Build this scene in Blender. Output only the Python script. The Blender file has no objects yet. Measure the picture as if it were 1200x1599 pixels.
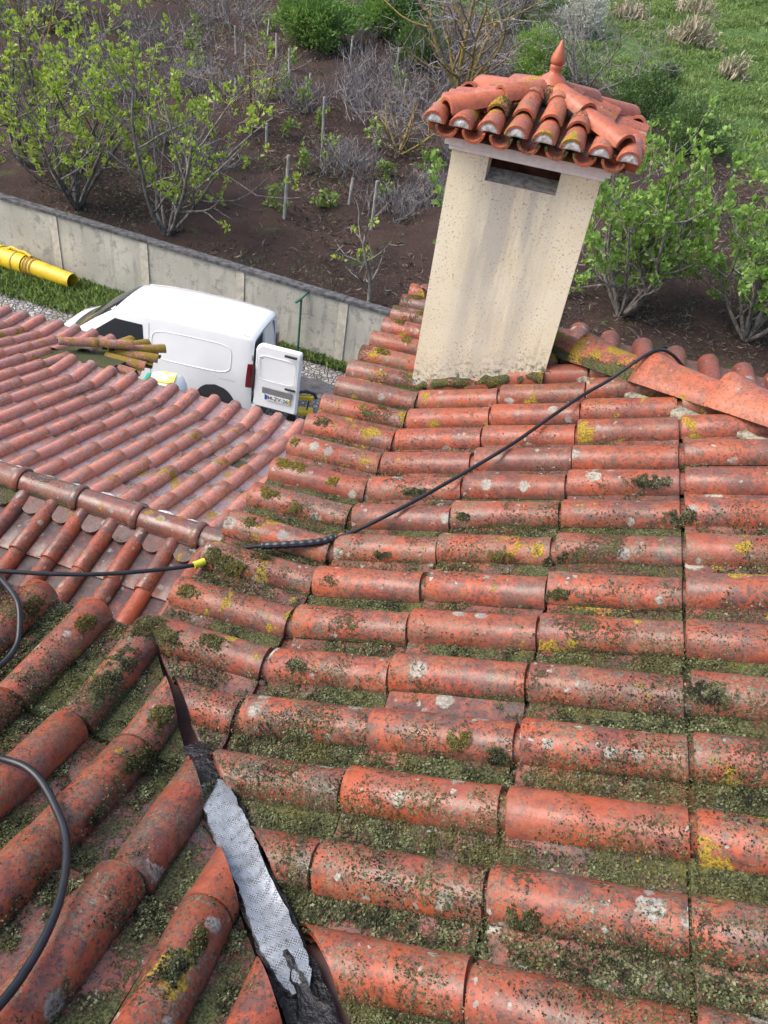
import bpy, bmesh, math, random
import numpy as np
from mathutils import Vector, Matrix

# ------------------------------------------------------------------ camera, sky, sun, exposure
SC = bpy.context.scene
COL = SC.collection
rad = math.radians
CAM = np.array([0.564, -0.670, 1.841])
YAW, PITCH, ROLL = rad(-10.987), rad(37.809), rad(9.610)

def camera_axes():
    f = Vector((math.sin(YAW) * math.cos(PITCH), math.cos(YAW) * math.cos(PITCH), -math.sin(PITCH)))
    r = f.cross(Vector((0, 0, 1))).normalized()
    u = r.cross(f)
    c, s = math.cos(ROLL), math.sin(ROLL)
    return c * r + s * u, -s * r + c * u, f

cam_data = bpy.data.cameras.new('camera')
cam = bpy.data.objects.new('camera', cam_data)
COL.objects.link(cam)
_r, _u, _f = camera_axes()
cam.matrix_world = Matrix.Translation(Vector(CAM)) @ Matrix((_r, _u, -_f)).transposed().to_4x4()
cam_data.sensor_fit = 'HORIZONTAL'
cam_data.sensor_width = 36
cam_data.lens = 35.925
cam_data.clip_start = 0.05
cam_data.clip_end = 2000
SC.camera = cam

SUN_EL, SUN_AZ = rad(48), rad(-112)          # azimuth measured from +y towards +x
world = bpy.data.worlds.new('World')
SC.world = world
world.use_nodes = True
wn = world.node_tree
wn.nodes.clear()
sky = wn.nodes.new('ShaderNodeTexSky')
sky.sky_type = 'NISHITA'
sky.sun_disc = False
sky.sun_elevation = SUN_EL
sky.sun_rotation = SUN_AZ
sky.air_density = 1.0
sky.dust_density = 4.5
sky.ozone_density = 1.0
bg = wn.nodes.new('ShaderNodeBackground')
bg.inputs['Strength'].default_value = 0.15
wo = wn.nodes.new('ShaderNodeOutputWorld')
wn.links.new(sky.outputs[0], bg.inputs[0])
wn.links.new(bg.outputs[0], wo.inputs[0])

sl = bpy.data.lights.new('sun', 'SUN')
sl.energy = 1.05
sl.angle = rad(42)
sl.color = (1.0, 0.985, 0.97)
sun = bpy.data.objects.new('sun', sl)
COL.objects.link(sun)
sd = Vector((math.sin(SUN_AZ) * math.cos(SUN_EL), math.cos(SUN_AZ) * math.cos(SUN_EL), math.sin(SUN_EL)))
sun.rotation_euler = sd.to_track_quat('Z', 'Y').to_euler()
sun.location = (-20, 20, 30)

SC.view_settings.view_transform = 'Standard'
SC.view_settings.look = 'None'
SC.view_settings.gamma = 1.0
SC.view_settings.use_curve_mapping = False
SC.view_settings.exposure = 0.95
SC.render.engine = 'CYCLES'
try:
    SC.cycles.max_bounces = 4
    SC.cycles.transparent_max_bounces = 6
    SC.cycles.use_denoising = True
except Exception:
    pass

RNG = np.random.default_rng(7)
random.seed(7)

# ------------------------------------------------------------------ helpers
def tag(o, label=None, cat=None, group=None, kind=None):
    if label: o['label'] = label
    if cat: o['category'] = cat
    if group: o['group'] = group
    if kind: o['kind'] = kind
    return o

def empty(name, loc=(0, 0, 0), rz=0, parent=None):
    o = bpy.data.objects.new(name, None)
    COL.objects.link(o)
    o.location = loc
    o.rotation_euler = (0, 0, rz)
    o.empty_display_size = 0.2
    if parent: o.parent = parent
    return o

def obj(name, me, parent=None, mat=None):
    o = bpy.data.objects.new(name, me)
    COL.objects.link(o)
    if parent: o.parent = parent
    if mat is not None and len(me.materials) == 0: me.materials.append(mat)
    return o

def make_mesh(name, verts, faces, mat=None, smooth=None, angle=40):
    me = bpy.data.meshes.new(name)
    me.from_pydata([tuple(map(float, v)) for v in verts], [], [tuple(int(i) for i in f) for f in faces])
    if mat is not None: me.materials.append(mat)
    if smooth:
        me.polygons.foreach_set('use_smooth', [True] * len(me.polygons))
        try: me.set_sharp_from_angle(angle=rad(angle))
        except Exception: pass
    me.update()
    return me

def np_mesh(name, V, F, mat, smooth=False, cols=None):
    """fast mesh from numpy arrays; F is (n,3) or (n,4)"""
    V = np.asarray(V, np.float32); F = np.asarray(F, np.int32)
    me = bpy.data.meshes.new(name)
    k = F.shape[1]
    me.vertices.add(len(V)); me.vertices.foreach_set('co', V.ravel())
    me.loops.add(F.size); me.loops.foreach_set('vertex_index', F.ravel())
    me.polygons.add(len(F))
    me.polygons.foreach_set('loop_start', np.arange(0, F.size, k, dtype=np.int32))
    me.polygons.foreach_set('loop_total', np.full(len(F), k, np.int32))
    if smooth: me.polygons.foreach_set('use_smooth', np.ones(len(F), bool))
    if cols is not None:
        a = me.color_attributes.new('col', 'FLOAT_COLOR', 'POINT')
        c = np.ones((len(V), 4), np.float32); c[:, :3] = cols
        a.data.foreach_set('color', c.ravel())
    me.update(calc_edges=True)
    me.materials.append(mat)
    return me

class MB:
    """collects simple shapes into one mesh"""
    def __init__(s): s.v = []; s.f = []
    def add(s, v, f):
        n = len(s.v); s.v += [tuple(p) for p in v]; s.f += [tuple(i + n for i in q) for q in f]; return s
    def box(s, a, b):
        (x0, y0, z0), (x1, y1, z1) = a, b
        return s.add([(x0,y0,z0),(x1,y0,z0),(x1,y1,z0),(x0,y1,z0),(x0,y0,z1),(x1,y0,z1),(x1,y1,z1),(x0,y1,z1)],
                     [(3,2,1,0),(4,5,6,7),(0,1,5,4),(1,2,6,5),(2,3,7,6),(3,0,4,7)])
    def tube(s, pts, r, n=8, cap=True):
        pts = [np.array(p, float) for p in pts]
        rr = r if hasattr(r, '__len__') else [r] * len(pts)
        ref = None; vs = []
        for i, p in enumerate(pts):
            d = pts[min(i + 1, len(pts) - 1)] - pts[max(i - 1, 0)]
            d = d / (np.linalg.norm(d) + 1e-9)
            if ref is None:
                ref = np.array([0, 0, 1.]) if abs(d[2]) < .9 else np.array([1., 0, 0])
            u = ref - d * (ref @ d); u /= np.linalg.norm(u) + 1e-9; ref = u
            w = np.cross(d, u)
            for k in range(n):
                t = 2 * math.pi * k / n
                vs.append(p + rr[i] * (math.cos(t) * u + math.sin(t) * w))
        fs = []
        for i in range(len(pts) - 1):
            for k in range(n):
                a = i * n + k; b = i * n + (k + 1) % n
                fs.append((a, b, b + n, a + n))
        if cap:
            fs.append(tuple(range(n))[::-1]); fs.append(tuple(range((len(pts) - 1) * n, len(pts) * n)))
        return s.add(vs, fs)
    def lathe(s, prof, c=(0, 0, 0), n=16, axis='z'):
        vs = []; fs = []
        for r, h in prof:
            for k in range(n):
                t = 2 * math.pi * k / n
                p = (r * math.cos(t), r * math.sin(t), h)
                if axis == 'y': p = (p[0], p[2], p[1])
                if axis == 'x': p = (p[2], p[0], p[1])
                vs.append((p[0] + c[0], p[1] + c[1], p[2] + c[2]))
        for i in range(len(prof) - 1):
            for k in range(n):
                a = i * n + k; b = i * n + (k + 1) % n
                fs.append((a, b, b + n, a + n))
        fs.append(tuple(range(n))[::-1]); fs.append(tuple(range((len(prof) - 1) * n, len(prof) * n)))
        return s.add(vs, fs)
    def grid(s, P):
        P = np.asarray(P); m, n = P.shape[:2]
        return s.add(P.reshape(-1, 3), [(i*n+j, i*n+j+1, (i+1)*n+j+1, (i+1)*n+j) for i in range(m-1) for j in range(n-1)])
    def build(s, name, mat, parent=None, smooth=False, angle=40, bevel=0):
        me = make_mesh(name, s.v, s.f, mat, smooth, angle)
        o = obj(name, me, parent)
        if bevel:
            bm = bmesh.new(); bm.from_mesh(me)
            bmesh.ops.bevel(bm, geom=bm.edges[:], offset=bevel, segments=2, affect='EDGES', profile=.6)
            bm.to_mesh(me); bm.free()
        return o

def copy_tree(o, parent=None):
    c = o.copy(); COL.objects.link(c); c.parent = parent
    for ch in list(o.children): copy_tree(ch, c)
    return c

# value noise for placing moss and roughening ground
_P = np.random.default_rng(3).random((64, 64, 64)).astype(np.float32)
def vnoise(p):
    p = np.asarray(p, float); i = np.floor(p).astype(int); f = p - i; f = f * f * (3 - 2 * f)
    out = 0
    for dx in (0, 1):
        for dy in (0, 1):
            for dz in (0, 1):
                w = (f[..., 0] if dx else 1 - f[..., 0]) * (f[..., 1] if dy else 1 - f[..., 1]) * (f[..., 2] if dz else 1 - f[..., 2])
                out = out + w * _P[(i[..., 0] + dx) % 64, (i[..., 1] + dy) % 64, (i[..., 2] + dz) % 64]
    return out
def fbm(p, o=3):
    p = np.asarray(p, float); s = 0; a = .5; t = 0
    for _ in range(o): s = s + a * vnoise(p); t += a; a *= .5; p = p * 2.03 + 17.3
    return s / t

# ------------------------------------------------------------------ materials
class NT:
    def __init__(s, name):
        s.m = bpy.data.materials.new(name); s.m.use_nodes = True
        s.t = s.m.node_tree; s.t.nodes.clear()
        s.out = s.t.nodes.new('ShaderNodeOutputMaterial')
        s.b = s.t.nodes.new('ShaderNodeBsdfPrincipled')
        s.t.links.new(s.b.outputs[0], s.out.inputs[0])
        s.tc = s.t.nodes.new('ShaderNodeTexCoord')
        s.oi = None
    def n(s, t, **kw):
        x = s.t.nodes.new(t)
        for k, v in kw.items(): setattr(x, k, v)
        return x
    def set(s, sock, v):
        if isinstance(v, bpy.types.NodeSocket): s.t.links.new(v, sock)
        elif isinstance(v, (tuple, list)):
            sock.default_value = tuple(v) + (1,) if len(v) == 3 and len(sock.default_value) == 4 else v
        else: sock.default_value = v
    def math(s, op, a, b=0., c=None, clamp=False):
        x = s.n('ShaderNodeMath', operation=op, use_clamp=clamp)
        s.set(x.inputs[0], a); s.set(x.inputs[1], b)
        if c is not None: s.set(x.inputs[2], c)
        return x.outputs[0]
    def step(s, v, lo, hi, a=0., b=1.):
        x = s.n('ShaderNodeMapRange', interpolation_type='SMOOTHSTEP')
        s.set(x.inputs[0], v); s.set(x.inputs[1], lo); s.set(x.inputs[2], hi); s.set(x.inputs[3], a); s.set(x.inputs[4], b)
        return x.outputs[0]
    def noise(s, vec, scale, detail=4., rough=.55, dist=0.):
        x = s.n('ShaderNodeTexNoise')
        s.set(x.inputs['Vector'], vec); x.inputs['Scale'].default_value = scale; x.inputs['Detail'].default_value = detail
        x.inputs['Roughness'].default_value = rough; x.inputs['Distortion'].default_value = dist
        return x.outputs[0]
    def vor(s, vec, scale, feature='F1', rand=1.):
        x = s.n('ShaderNodeTexVoronoi', feature=feature)
        s.set(x.inputs['Vector'], vec); x.inputs['Scale'].default_value = scale; x.inputs['Randomness'].default_value = rand
        return x
    def mix(s, f, a, b, mode='MIX'):
        x = s.n('ShaderNodeMix', data_type='RGBA', blend_type=mode)
        s.set(x.inputs[0], f); s.set(x.inputs[6], a); s.set(x.inputs[7], b)
        return x.outputs[2]
    def mapping(s, vec, loc=(0, 0, 0), scale=(1, 1, 1)):
        x = s.n('ShaderNodeMapping'); s.set(x.inputs[0], vec); s.set(x.inputs[1], loc); s.set(x.inputs[3], scale)
        return x.outputs[0]
    def sep(s, vec):
        x = s.n('ShaderNodeSeparateXYZ'); s.set(x.inputs[0], vec); return x.outputs
    def info(s):
        if s.oi is None: s.oi = s.n('ShaderNodeObjectInfo')
        return s.oi
    def jitter(s, k=41.):
        """object coordinates shifted by a random amount per object"""
        r = s.info().outputs['Random']
        c = s.n('ShaderNodeCombineXYZ')
        s.set(c.inputs[0], s.math('MULTIPLY', r, k)); s.set(c.inputs[1], s.math('MULTIPLY', r, k * 1.7)); s.set(c.inputs[2], s.math('MULTIPLY', r, k * .6))
        a = s.n('ShaderNodeVectorMath', operation='ADD'); s.set(a.inputs[0], s.tc.outputs['Object']); s.set(a.inputs[1], c.outputs[0])
        return a.outputs[0]
    def bump(s, h, dist=.01, strength=1., normal=None):
        x = s.n('ShaderNodeBump'); x.inputs['Strength'].default_value = strength; x.inputs['Distance'].default_value = dist
        s.set(x.inputs['Height'], h)
        if normal is not None: s.set(x.inputs['Normal'], normal)
        return x.outputs[0]
    def fin(s, **kw):
        for k, v in kw.items(): s.set(s.b.inputs[k.replace('_', ' ')], v)
        return s.m

def simple(name, col, rough=.6, var=.25, scale=20., bump=.0, metal=0., spec=.5):
    m = NT(name); v = m.jitter()
    nz = m.noise(v, scale, 5.)
    c = m.mix(m.step(nz, .3, .7), tuple(x * (1 - var) for x in col), tuple(min(1, x * (1 + var)) for x in col))
    kw = {}
    if bump: kw['Normal'] = m.bump(nz, bump)
    m.fin(Base_Color=c, Roughness=rough, Metallic=metal, **kw)
    m.b.inputs['Specular IOR Level'].default_value = spec
    return m.m

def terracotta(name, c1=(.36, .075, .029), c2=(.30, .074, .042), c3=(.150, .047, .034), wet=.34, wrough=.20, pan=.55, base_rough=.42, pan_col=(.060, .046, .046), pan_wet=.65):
    """clay tile. Object colour: r moss, g yellow lichen, b pale lichen, a dark film"""
    m = NT(name); v = m.jitter()
    oc = m.n('ShaderNodeSeparateColor'); m.set(oc.inputs[0], m.info().outputs['Color'])
    MO, YE, WH = oc.outputs[0], oc.outputs[1], oc.outputs[2]; DK = m.info().outputs['Alpha']
    z = m.sep(m.tc.outputs['Object'])[2]
    rnd = m.info().outputs['Random']
    big = m.noise(v, 7., 3., .6)
    mid = m.noise(v, 30., 4., .7)
    fine = m.noise(v, 150., 3., .7)
    c = m.mix(m.step(big, .35, .65), c1, c2)
    c = m.mix(m.math('MULTIPLY', m.step(mid, .48, .70), .65), c, c3)
    c = m.mix(m.math('MULTIPLY', m.step(m.math('FRACT', m.math('MULTIPLY', rnd, 7.3)), .35, 1.), .45), c, c3)
    c = m.mix(m.math('MULTIPLY', m.step(mid, .50, .34), .30), c, tuple(min(1, x * 1.2 + .025) for x in c2))
    low = m.step(z, .030, .0)                       # 1 in the pans, where dirt collects and tile_wet has sheen painted in
    # dark algae film and specks
    film = m.math('MULTIPLY', m.step(m.math('ADD', m.math('MULTIPLY', big, .50), m.math('MULTIPLY', mid, .50)), .44, .60), DK)
    film = m.math('MULTIPLY', film, m.step(fine, .34, .60, .25, 1.))
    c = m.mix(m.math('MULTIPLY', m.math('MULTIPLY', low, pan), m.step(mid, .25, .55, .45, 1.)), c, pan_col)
    c = m.mix(m.math('MULTIPLY', film, .88), c, (.060, .046, .046))
    sp = m.math('MULTIPLY', m.step(m.noise(v, 95., 3., .7), .53, .61), m.math('MULTIPLY', DK, 1.5), clamp=True)
    c = m.mix(m.math('MULTIPLY', sp, .8), c, (.050, .040, .036))
    # pale round lichens with frayed edges
    wv = m.n('ShaderNodeVectorMath', operation='ADD'); m.set(wv.inputs[0], v)
    nv = m.n('ShaderNodeTexNoise'); m.set(nv.inputs['Vector'], v); nv.inputs['Scale'].default_value = 70.; nv.inputs['Detail'].default_value = 2.
    sc = m.n('ShaderNodeVectorMath', operation='SCALE'); m.set(sc.inputs[0], nv.outputs['Color']); sc.inputs['Scale'].default_value = .022
    m.set(wv.inputs[1], sc.outputs[0])
    def spots(scale, radius, amount):
        vo = m.vor(wv.outputs[0], scale)
        pick = m.n('ShaderNodeSeparateColor'); m.set(pick.inputs[0], vo.outputs['Color'])
        on = m.step(pick.outputs[0], m.math('SUBTRACT', 1., amount), m.math('SUBTRACT', 1.02, amount))
        rr = m.math('MULTIPLY', pick.outputs[1], radius)
        return m.math('MULTIPLY', on, m.step(vo.outputs['Distance'], rr, m.math('MULTIPLY', rr, .7)))
    w1 = spots(14., .48, m.math('MULTIPLY', WH, .55))
    w2 = spots(44., .46, m.math('MULTIPLY', WH, .26))
    wl = m.math('MAXIMUM', w1, w2)
    wl = m.math('MULTIPLY', wl, m.step(fine, .32, .56, .25, .95))
    c = m.mix(wl, c, m.mix(m.step(mid, .4, .6), (.23, .245, .23), (.38, .39, .33)))
    # thin grey-green crust broken into grains
    mfine = m.noise(v, 100., 4., .78)
    cr = m.math('MULTIPLY', m.math('MULTIPLY', m.step(mfine, .46, .55), m.step(m.noise(v, 11., 3., .6), .38, .58)), m.math('MULTIPLY', MO, 1.7), clamp=True)
    c = m.mix(m.math('MULTIPLY', cr, .8), c, m.mix(m.step(fine, .4, .6), (.068, .072, .045), (.185, .195, .135)))
    # yellow crust
    yn = m.math('ADD', m.math('MULTIPLY', m.noise(v, 9., 2., .5), .68), m.math('MULTIPLY', mid, .32))
    ye = m.math('MULTIPLY', m.step(yn, m.math('SUBTRACT', .78, m.math('MULTIPLY', YE, .36)), m.math('SUBTRACT', .83, m.math('MULTIPLY', YE, .36))), m.step(fine, .32, .5, .3, 1.))
    c = m.mix(ye, c, m.mix(m.step(fine, .38, .62), (.12, .10, .02), (.40, .27, .03)))
    # crumbly moss
    mn = m.math('ADD', m.math('MULTIPLY', m.noise(v, 6.5, 2., .5), .48), m.math('MULTIPLY', mfine, .52))
    thr = m.math('SUBTRACT', m.math('SUBTRACT', .70, m.math('MULTIPLY', MO, .26)), m.math('MULTIPLY', low, m.math('MULTIPLY', MO, .27)))
    mo = m.step(mn, thr, m.math('ADD', thr, .05))
    mc = m.mix(m.step(fine, .36, .64), (.026, .029, .014), (.125, .135, .056))
    mc = m.mix(m.math('MULTIPLY', m.step(big, .52, .66), .45), mc, (.13, .115, .025))
    c = m.mix(mo, c, mc)
    cover = m.math('MAXIMUM', m.math('MAXIMUM', mo, ye), wl)
    rough = m.math('MULTIPLY_ADD', cover, .5, m.math('MULTIPLY_ADD', mid, .40, base_rough - .12), clamp=True)
    hb = m.math('ADD', m.math('MULTIPLY', fine, .22), m.math('MULTIPLY', mo, m.math('MULTIPLY_ADD', fine, 1.0, .35)))
    nrm = m.bump(hb, .006, .9)
    cw = m.math('MULTIPLY', m.math('SUBTRACT', 1., cover), m.math('MAXIMUM', m.step(big, .35, .62, wet * .35, wet), m.math('MULTIPLY', low, pan_wet)))
    m.fin(Base_Color=c, Roughness=rough, Normal=nrm, Coat_Weight=cw, Coat_Roughness=wrough)
    m.b.inputs['Specular IOR Level'].default_value = .28
    return m.m

M = {}
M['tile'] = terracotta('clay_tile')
M['tile_wet'] = terracotta('clay_tile_wet', (.62, .215, .13), (.57, .215, .15), (.46, .165, .12), wet=1., wrough=.12, pan=.85, base_rough=.28, pan_col=(.24, .185, .185), pan_wet=1.)  # pale roll and pan colours carry painted sky sheen besides the wet coat
M['tile_low'] = terracotta('clay_tile_low', wet=.5, wrough=.2, pan=.92, base_rough=.40, pan_col=(.045, .028, .034), pan_wet=.12)
M['tile_ridge'] = terracotta('clay_tile_ridge', (.22, .058, .036), (.19, .058, .045), (.10, .038, .036), wet=.8, wrough=.14)
M['tile_clean'] = terracotta('clay_tile_clean', (.48, .125, .055), (.43, .122, .066), (.30, .085, .05), wet=.3, wrough=.22, pan=0.)

def moss_mat():
    m = NT('moss'); a = m.n('ShaderNodeAttribute', attribute_name='col')
    m.fin(Base_Color=a.outputs['Color'], Roughness=.9)
    m.b.inputs['Specular IOR Level'].default_value = .25
    return m.m
M['moss'] = moss_mat()

def leafmat(name, c1, c2, trans=.35, scale=3.):
    m = NT(name); g = m.n('ShaderNodeNewGeometry')
    r = g.outputs['Random Per Island']
    nz = m.noise(m.tc.outputs['Object'], scale, 2.)
    f = m.math('ADD', m.math('MULTIPLY', r, .7), m.math('MULTIPLY', nz, .4), clamp=True)
    c = m.mix(f, c1, c2)
    m.fin(Base_Color=c, Roughness=.5)
    tr = m.n('ShaderNodeBsdfTranslucent'); m.set(tr.inputs[0], m.mix(.35, c, (.35, .45, .05)))
    mx = m.n('ShaderNodeMixShader'); mx.inputs[0].default_value = trans
    m.t.links.new(m.b.outputs[0], mx.inputs[1]); m.t.links.new(tr.outputs[0], mx.inputs[2]); m.t.links.new(mx.outputs[0], m.out.inputs[0])
    return m.m
M['fig'] = leafmat('fig_leaf', (.20, .34, .04), (.46, .56, .10), .4)
M['fig2'] = leafmat('fig_leaf_green', (.12, .27, .05), (.32, .48, .11), .4)
M['vine'] = leafmat('vine_leaf', (.12, .24, .05), (.30, .40, .10), .35)
M['feather'] = leafmat('feathery_green', (.12, .25, .06), (.24, .42, .12), .35)
M['dark_leaf'] = leafmat('dark_leaf', (.04, .10, .03), (.13, .22, .07), .25)
M['grey_leaf'] = leafmat('grey_green', (.07, .11, .06), (.16, .20, .11), .2)
M['blossom'] = leafmat('blossom', (.45, .46, .42), (.75, .75, .70), .3)
M['grass'] = leafmat('grass_blade', (.13, .24, .06), (.36, .47, .18), .4, .5)
M['reed'] = leafmat('dry_reed', (.42, .36, .26), (.62, .55, .42), .3)
M['straw'] = leafmat('straw', (.035, .028, .027), (.25, .19, .14), .1)

def bark(name, c1, c2, scale=14.):
    m = NT(name); v = m.mapping(m.jitter(), scale=(1, 1, .35))
    nz = m.noise(v, scale, 6., .65)
    m.fin(Base_Color=m.mix(m.step(nz, .35, .65), c1, c2), Roughness=.85, Normal=m.bump(nz, .02))
    return m.m
M['bark'] = bark('bark_grey', (.075, .065, .058), (.25, .23, .20))
M['bark_yellow'] = bark('bark_yellow_lichen', (.13, .10, .06), (.34, .24, .05))
M['twig'] = bark('twig_grey', (.13, .115, .115), (.32, .295, .29))
M['post'] = bark('post_wood', (.20, .19, .18), (.42, .40, .38))

def stucco():
    m = NT('cream_render'); v = m.tc.outputs['Object']
    X, Y, Z = m.sep(v)
    grit = m.noise(v, 260., 3., .6); g2 = m.noise(v, 95., 4., .6)
    c = m.mix(m.step(m.noise(v, 5., 3.), .3, .7), (.80, .72, .50), (.85, .79, .60))
    # grey soot streaks washed down below the opening
    st = m.noise(m.mapping(v, scale=(9., 9., 1.1)), 1., 5., .6)
    band = m.math('MULTIPLY', m.step(X, .0, .12), m.step(X, .47, .33))
    s1 = m.math('MULTIPLY', band, m.step(st, .28, .58))
    s1 = m.math('MULTIPLY', s1, m.step(Z, .15, .75, .55, 1.))
    c = m.mix(m.math('MULTIPLY', s1, .80), c, (.42, .405, .36))
    s2 = m.math('MULTIPLY', m.step(m.noise(m.mapping(v, scale=(14., 14., .9)), 1., 4.), .55, .75), .45)
    c = m.mix(s2, c, (.46, .37, .22))
    pit = m.math('MULTIPLY', m.step(g2, .56, .66), m.step(m.noise(v, 6., 3.), .36, .62, .20, .80))
    c = m.mix(pit, c, (.20, .17, .13))
    # splash dirt and lichen near the base
    bz = m.math('SUBTRACT', Z, m.math('MULTIPLY', X, .37))
    bd = m.math('MULTIPLY', m.step(bz, .17, -.02), m.step(m.noise(v, 45., 5., .7), .44, .60))
    c = m.mix(bd, c, m.mix(m.step(m.noise(v, 25., 3.), .4, .6), (.14, .12, .07), (.52, .50, .44)))
    m.fin(Base_Color=c, Roughness=.88, Normal=m.bump(m.math('ADD', grit, m.math('MULTIPLY', g2, 1.2)), .0036, .75))
    return m.m
M['stucco'] = stucco()
M['cornice'] = simple('white_paint', (.82, .82, .82), .6, .08, 30., .0015)
M['mortar'] = simple('white_mortar', (.62, .62, .60), .9, .35, 60., .006)
M['bed'] = simple('bedding_mortar', (.24, .22, .17), .95, .5, 45., .012)
M['soot'] = simple('soot_grey', (.30, .29, .26), .95, .4, 35., .006)
M['flue'] = simple('flue_brick', (.17, .06, .035), .9, .4, 18., .004)
M['board'] = simple('roof_underlay', (.06, .05, .045), .9, .3)
M['plaster'] = simple('house_plaster', (.62, .58, .48), .9, .08, 6., .003)

def concrete_wall():
    m = NT('wall_concrete'); v = m.tc.outputs['Object']; X, Y, Z = m.sep(v)
    a = m.noise(v, 1.3, 6., .65); b = m.noise(m.mapping(v, scale=(6., 6., .8)), 1., 5., .6); f = m.noise(v, 26., 5., .7)
    c = m.mix(m.step(a, .35, .65), (.36, .35, .30), (.50, .48, .41))
    c = m.mix(m.math('MULTIPLY', m.step(b, .5, .72), .6), c, (.20, .205, .20))
    c = m.mix(m.math('MULTIPLY', m.step(m.math('ADD', m.noise(v, 2.6, 5., .7), m.math('MULTIPLY', f, .35)), .66, .85), .7), c, (.15, .155, .15))
    m.fin(Base_Color=c, Roughness=.9, Normal=m.bump(f, .008))
    return m.m
M['wall'] = concrete_wall()
M['wall_cap'] = simple('wall_cap_weathered', (.085, .085, .088), .9, .6, 9., .01)
M['pillar'] = simple('wall_pillar', (.46, .43, .36), .9, .2, 7., .005)

def terrain_mat():
    m = NT('hillside_soil'); v = m.tc.outputs['Object']; X, Y, Z = m.sep(v)
    a = m.noise(v, .5, 4., .6); b = m.noise(v, 3.2, 7., .7); f = m.noise(v, 22., 6., .75)
    c = m.mix(m.step(a, .35, .65), (.052, .034, .030), (.085, .054, .043))
    c = m.mix(m.math('MULTIPLY', m.step(b, .5, .7), .7), c, (.040, .036, .040))
    c = m.mix(m.math('MULTIPLY', m.step(f, .56, .68), .55), c, (.27, .21, .16))
    c = m.mix(m.math('MULTIPLY', m.step(m.noise(v, 40., 4., .7), .60, .70), .6), c, (.03, .024, .022))
    # grass cover over the upper right of the hillside
    edge = m.math('ADD', m.math('MULTIPLY', m.math('SUBTRACT', b, .5), 6.), m.math('ADD', Y, m.math('MULTIPLY', X, 1.05)))
    g = m.step(edge, 33.4, 36.2)
    g2 = m.step(m.noise(v, .9, 4., .6), .62, .72)
    g2 = m.math('MULTIPLY', g2, .45)
    gc = m.mix(m.step(b, .35, .65), (.055, .115, .03), (.12, .20, .06))
    gc = m.mix(m.math('MULTIPLY', m.step(m.noise(v, 1.1, 5., .65), .50, .68), .55), gc, (.17, .18, .075))
    c = m.mix(m.math('MAXIMUM', g, g2), c, gc)
    m.fin(Base_Color=c, Roughness=.95, Normal=m.bump(m.math('ADD', m.math('MULTIPLY', b, 1.6), f), .08, .9))
    m.b.inputs['Specular IOR Level'].default_value = .2
    return m.m
M['terrain'] = terrain_mat()

def cobble_mat():
    m = NT('cobble_paving'); v = m.tc.outputs['Object']
    vo = m.vor(v, 9.5); d = m.vor(v, 9.5, 'DISTANCE_TO_EDGE').outputs['Distance']
    pk = m.n('ShaderNodeSeparateColor'); m.set(pk.inputs[0], vo.outputs['Color'])
    c = m.mix(pk.outputs[0], (.20, .19, .185), (.46, .44, .42))
    c = m.mix(m.step(d, .10, .02), c, (.05, .045, .04))
    c = m.mix(m.math('MULTIPLY', m.step(m.noise(v, 1.2, 5., .6), .48, .66), .55), c, (.07, .075, .035))
    m.fin(Base_Color=c, Roughness=.7, Normal=m.bump(m.step(d, .0, .2), .02))
    return m.m
M['cobble'] = cobble_mat()
M['paving_dark'] = simple('dark_paving', (.10, .10, .105), .7, .35, 8., .01)

def paint(name, col, rough=.25, coat=.7):
    m = NT(name); nz = m.noise(m.tc.outputs['Object'], 2.5, 4.)
    m.fin(Base_Color=m.mix(m.step(nz, .3, .7), col, tuple(x * .96 for x in col)), Roughness=rough, Coat_Weight=coat, Coat_Roughness=.08)
    return m.m
M['van'] = paint('white_paint_van', (.80, .81, .82))
M['glass'] = simple('dark_glass', (.018, .022, .028), .05, .1)
M['rubber'] = simple('rubber', (.018, .018, .019), .75, .2)
M['black'] = simple('black_plastic', (.022, .022, .024), .5, .2)
M['dark'] = simple('dark_interior', (.03, .03, .034), .8, .2)
M['steel'] = simple('grey_steel', (.35, .35, .36), .4, .1, 10., 0, .8)
M['red'] = simple('tail_lamp_red', (.16, .008, .012), .15, .2)
M['plate'] = simple('plate_white', (.75, .75, .74), .4, .03)
M['plate_blue'] = simple('plate_blue', (.02, .08, .45), .4, .05)
M['yellow_strip'] = simple('plate_yellow', (.70, .55, .05), .4, .05)
M['yellow'] = simple('yellow_plastic', (.62, .44, .02), .45, .18, 5., .004)
M['green'] = simple('green_metal', (.025, .13, .085), .5, .2, 12.)
M['hose'] = simple('hose_rubber', (.014, .016, .02), .38, .3, 30., .001)
M['hose_yellow'] = simple('hose_collar', (.62, .58, .04), .5, .1)
M['tar'] = simple('bitumen', (.012, .011, .012), .30, .5, 70., .012)
M['flashing'] = simple('painted_flashing', (.075, .020, .014), .5, .35, 14., .002)
M['bag'] = simple('white_woven_bag', (.72, .74, .75), .6, .08, 12., .01)
M['bag_green'] = simple('bag_green', (.02, .35, .22), .6, .1)
M['bag_yellow'] = simple('bag_label', (.72, .74, .10), .6, .12, 30.)
M['rope'] = simple('rope', (.30, .17, .07), .9, .2, 40.)
M['track'] = simple('pale_track', (.72, .74, .76), .8, .08, 3.)

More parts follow.
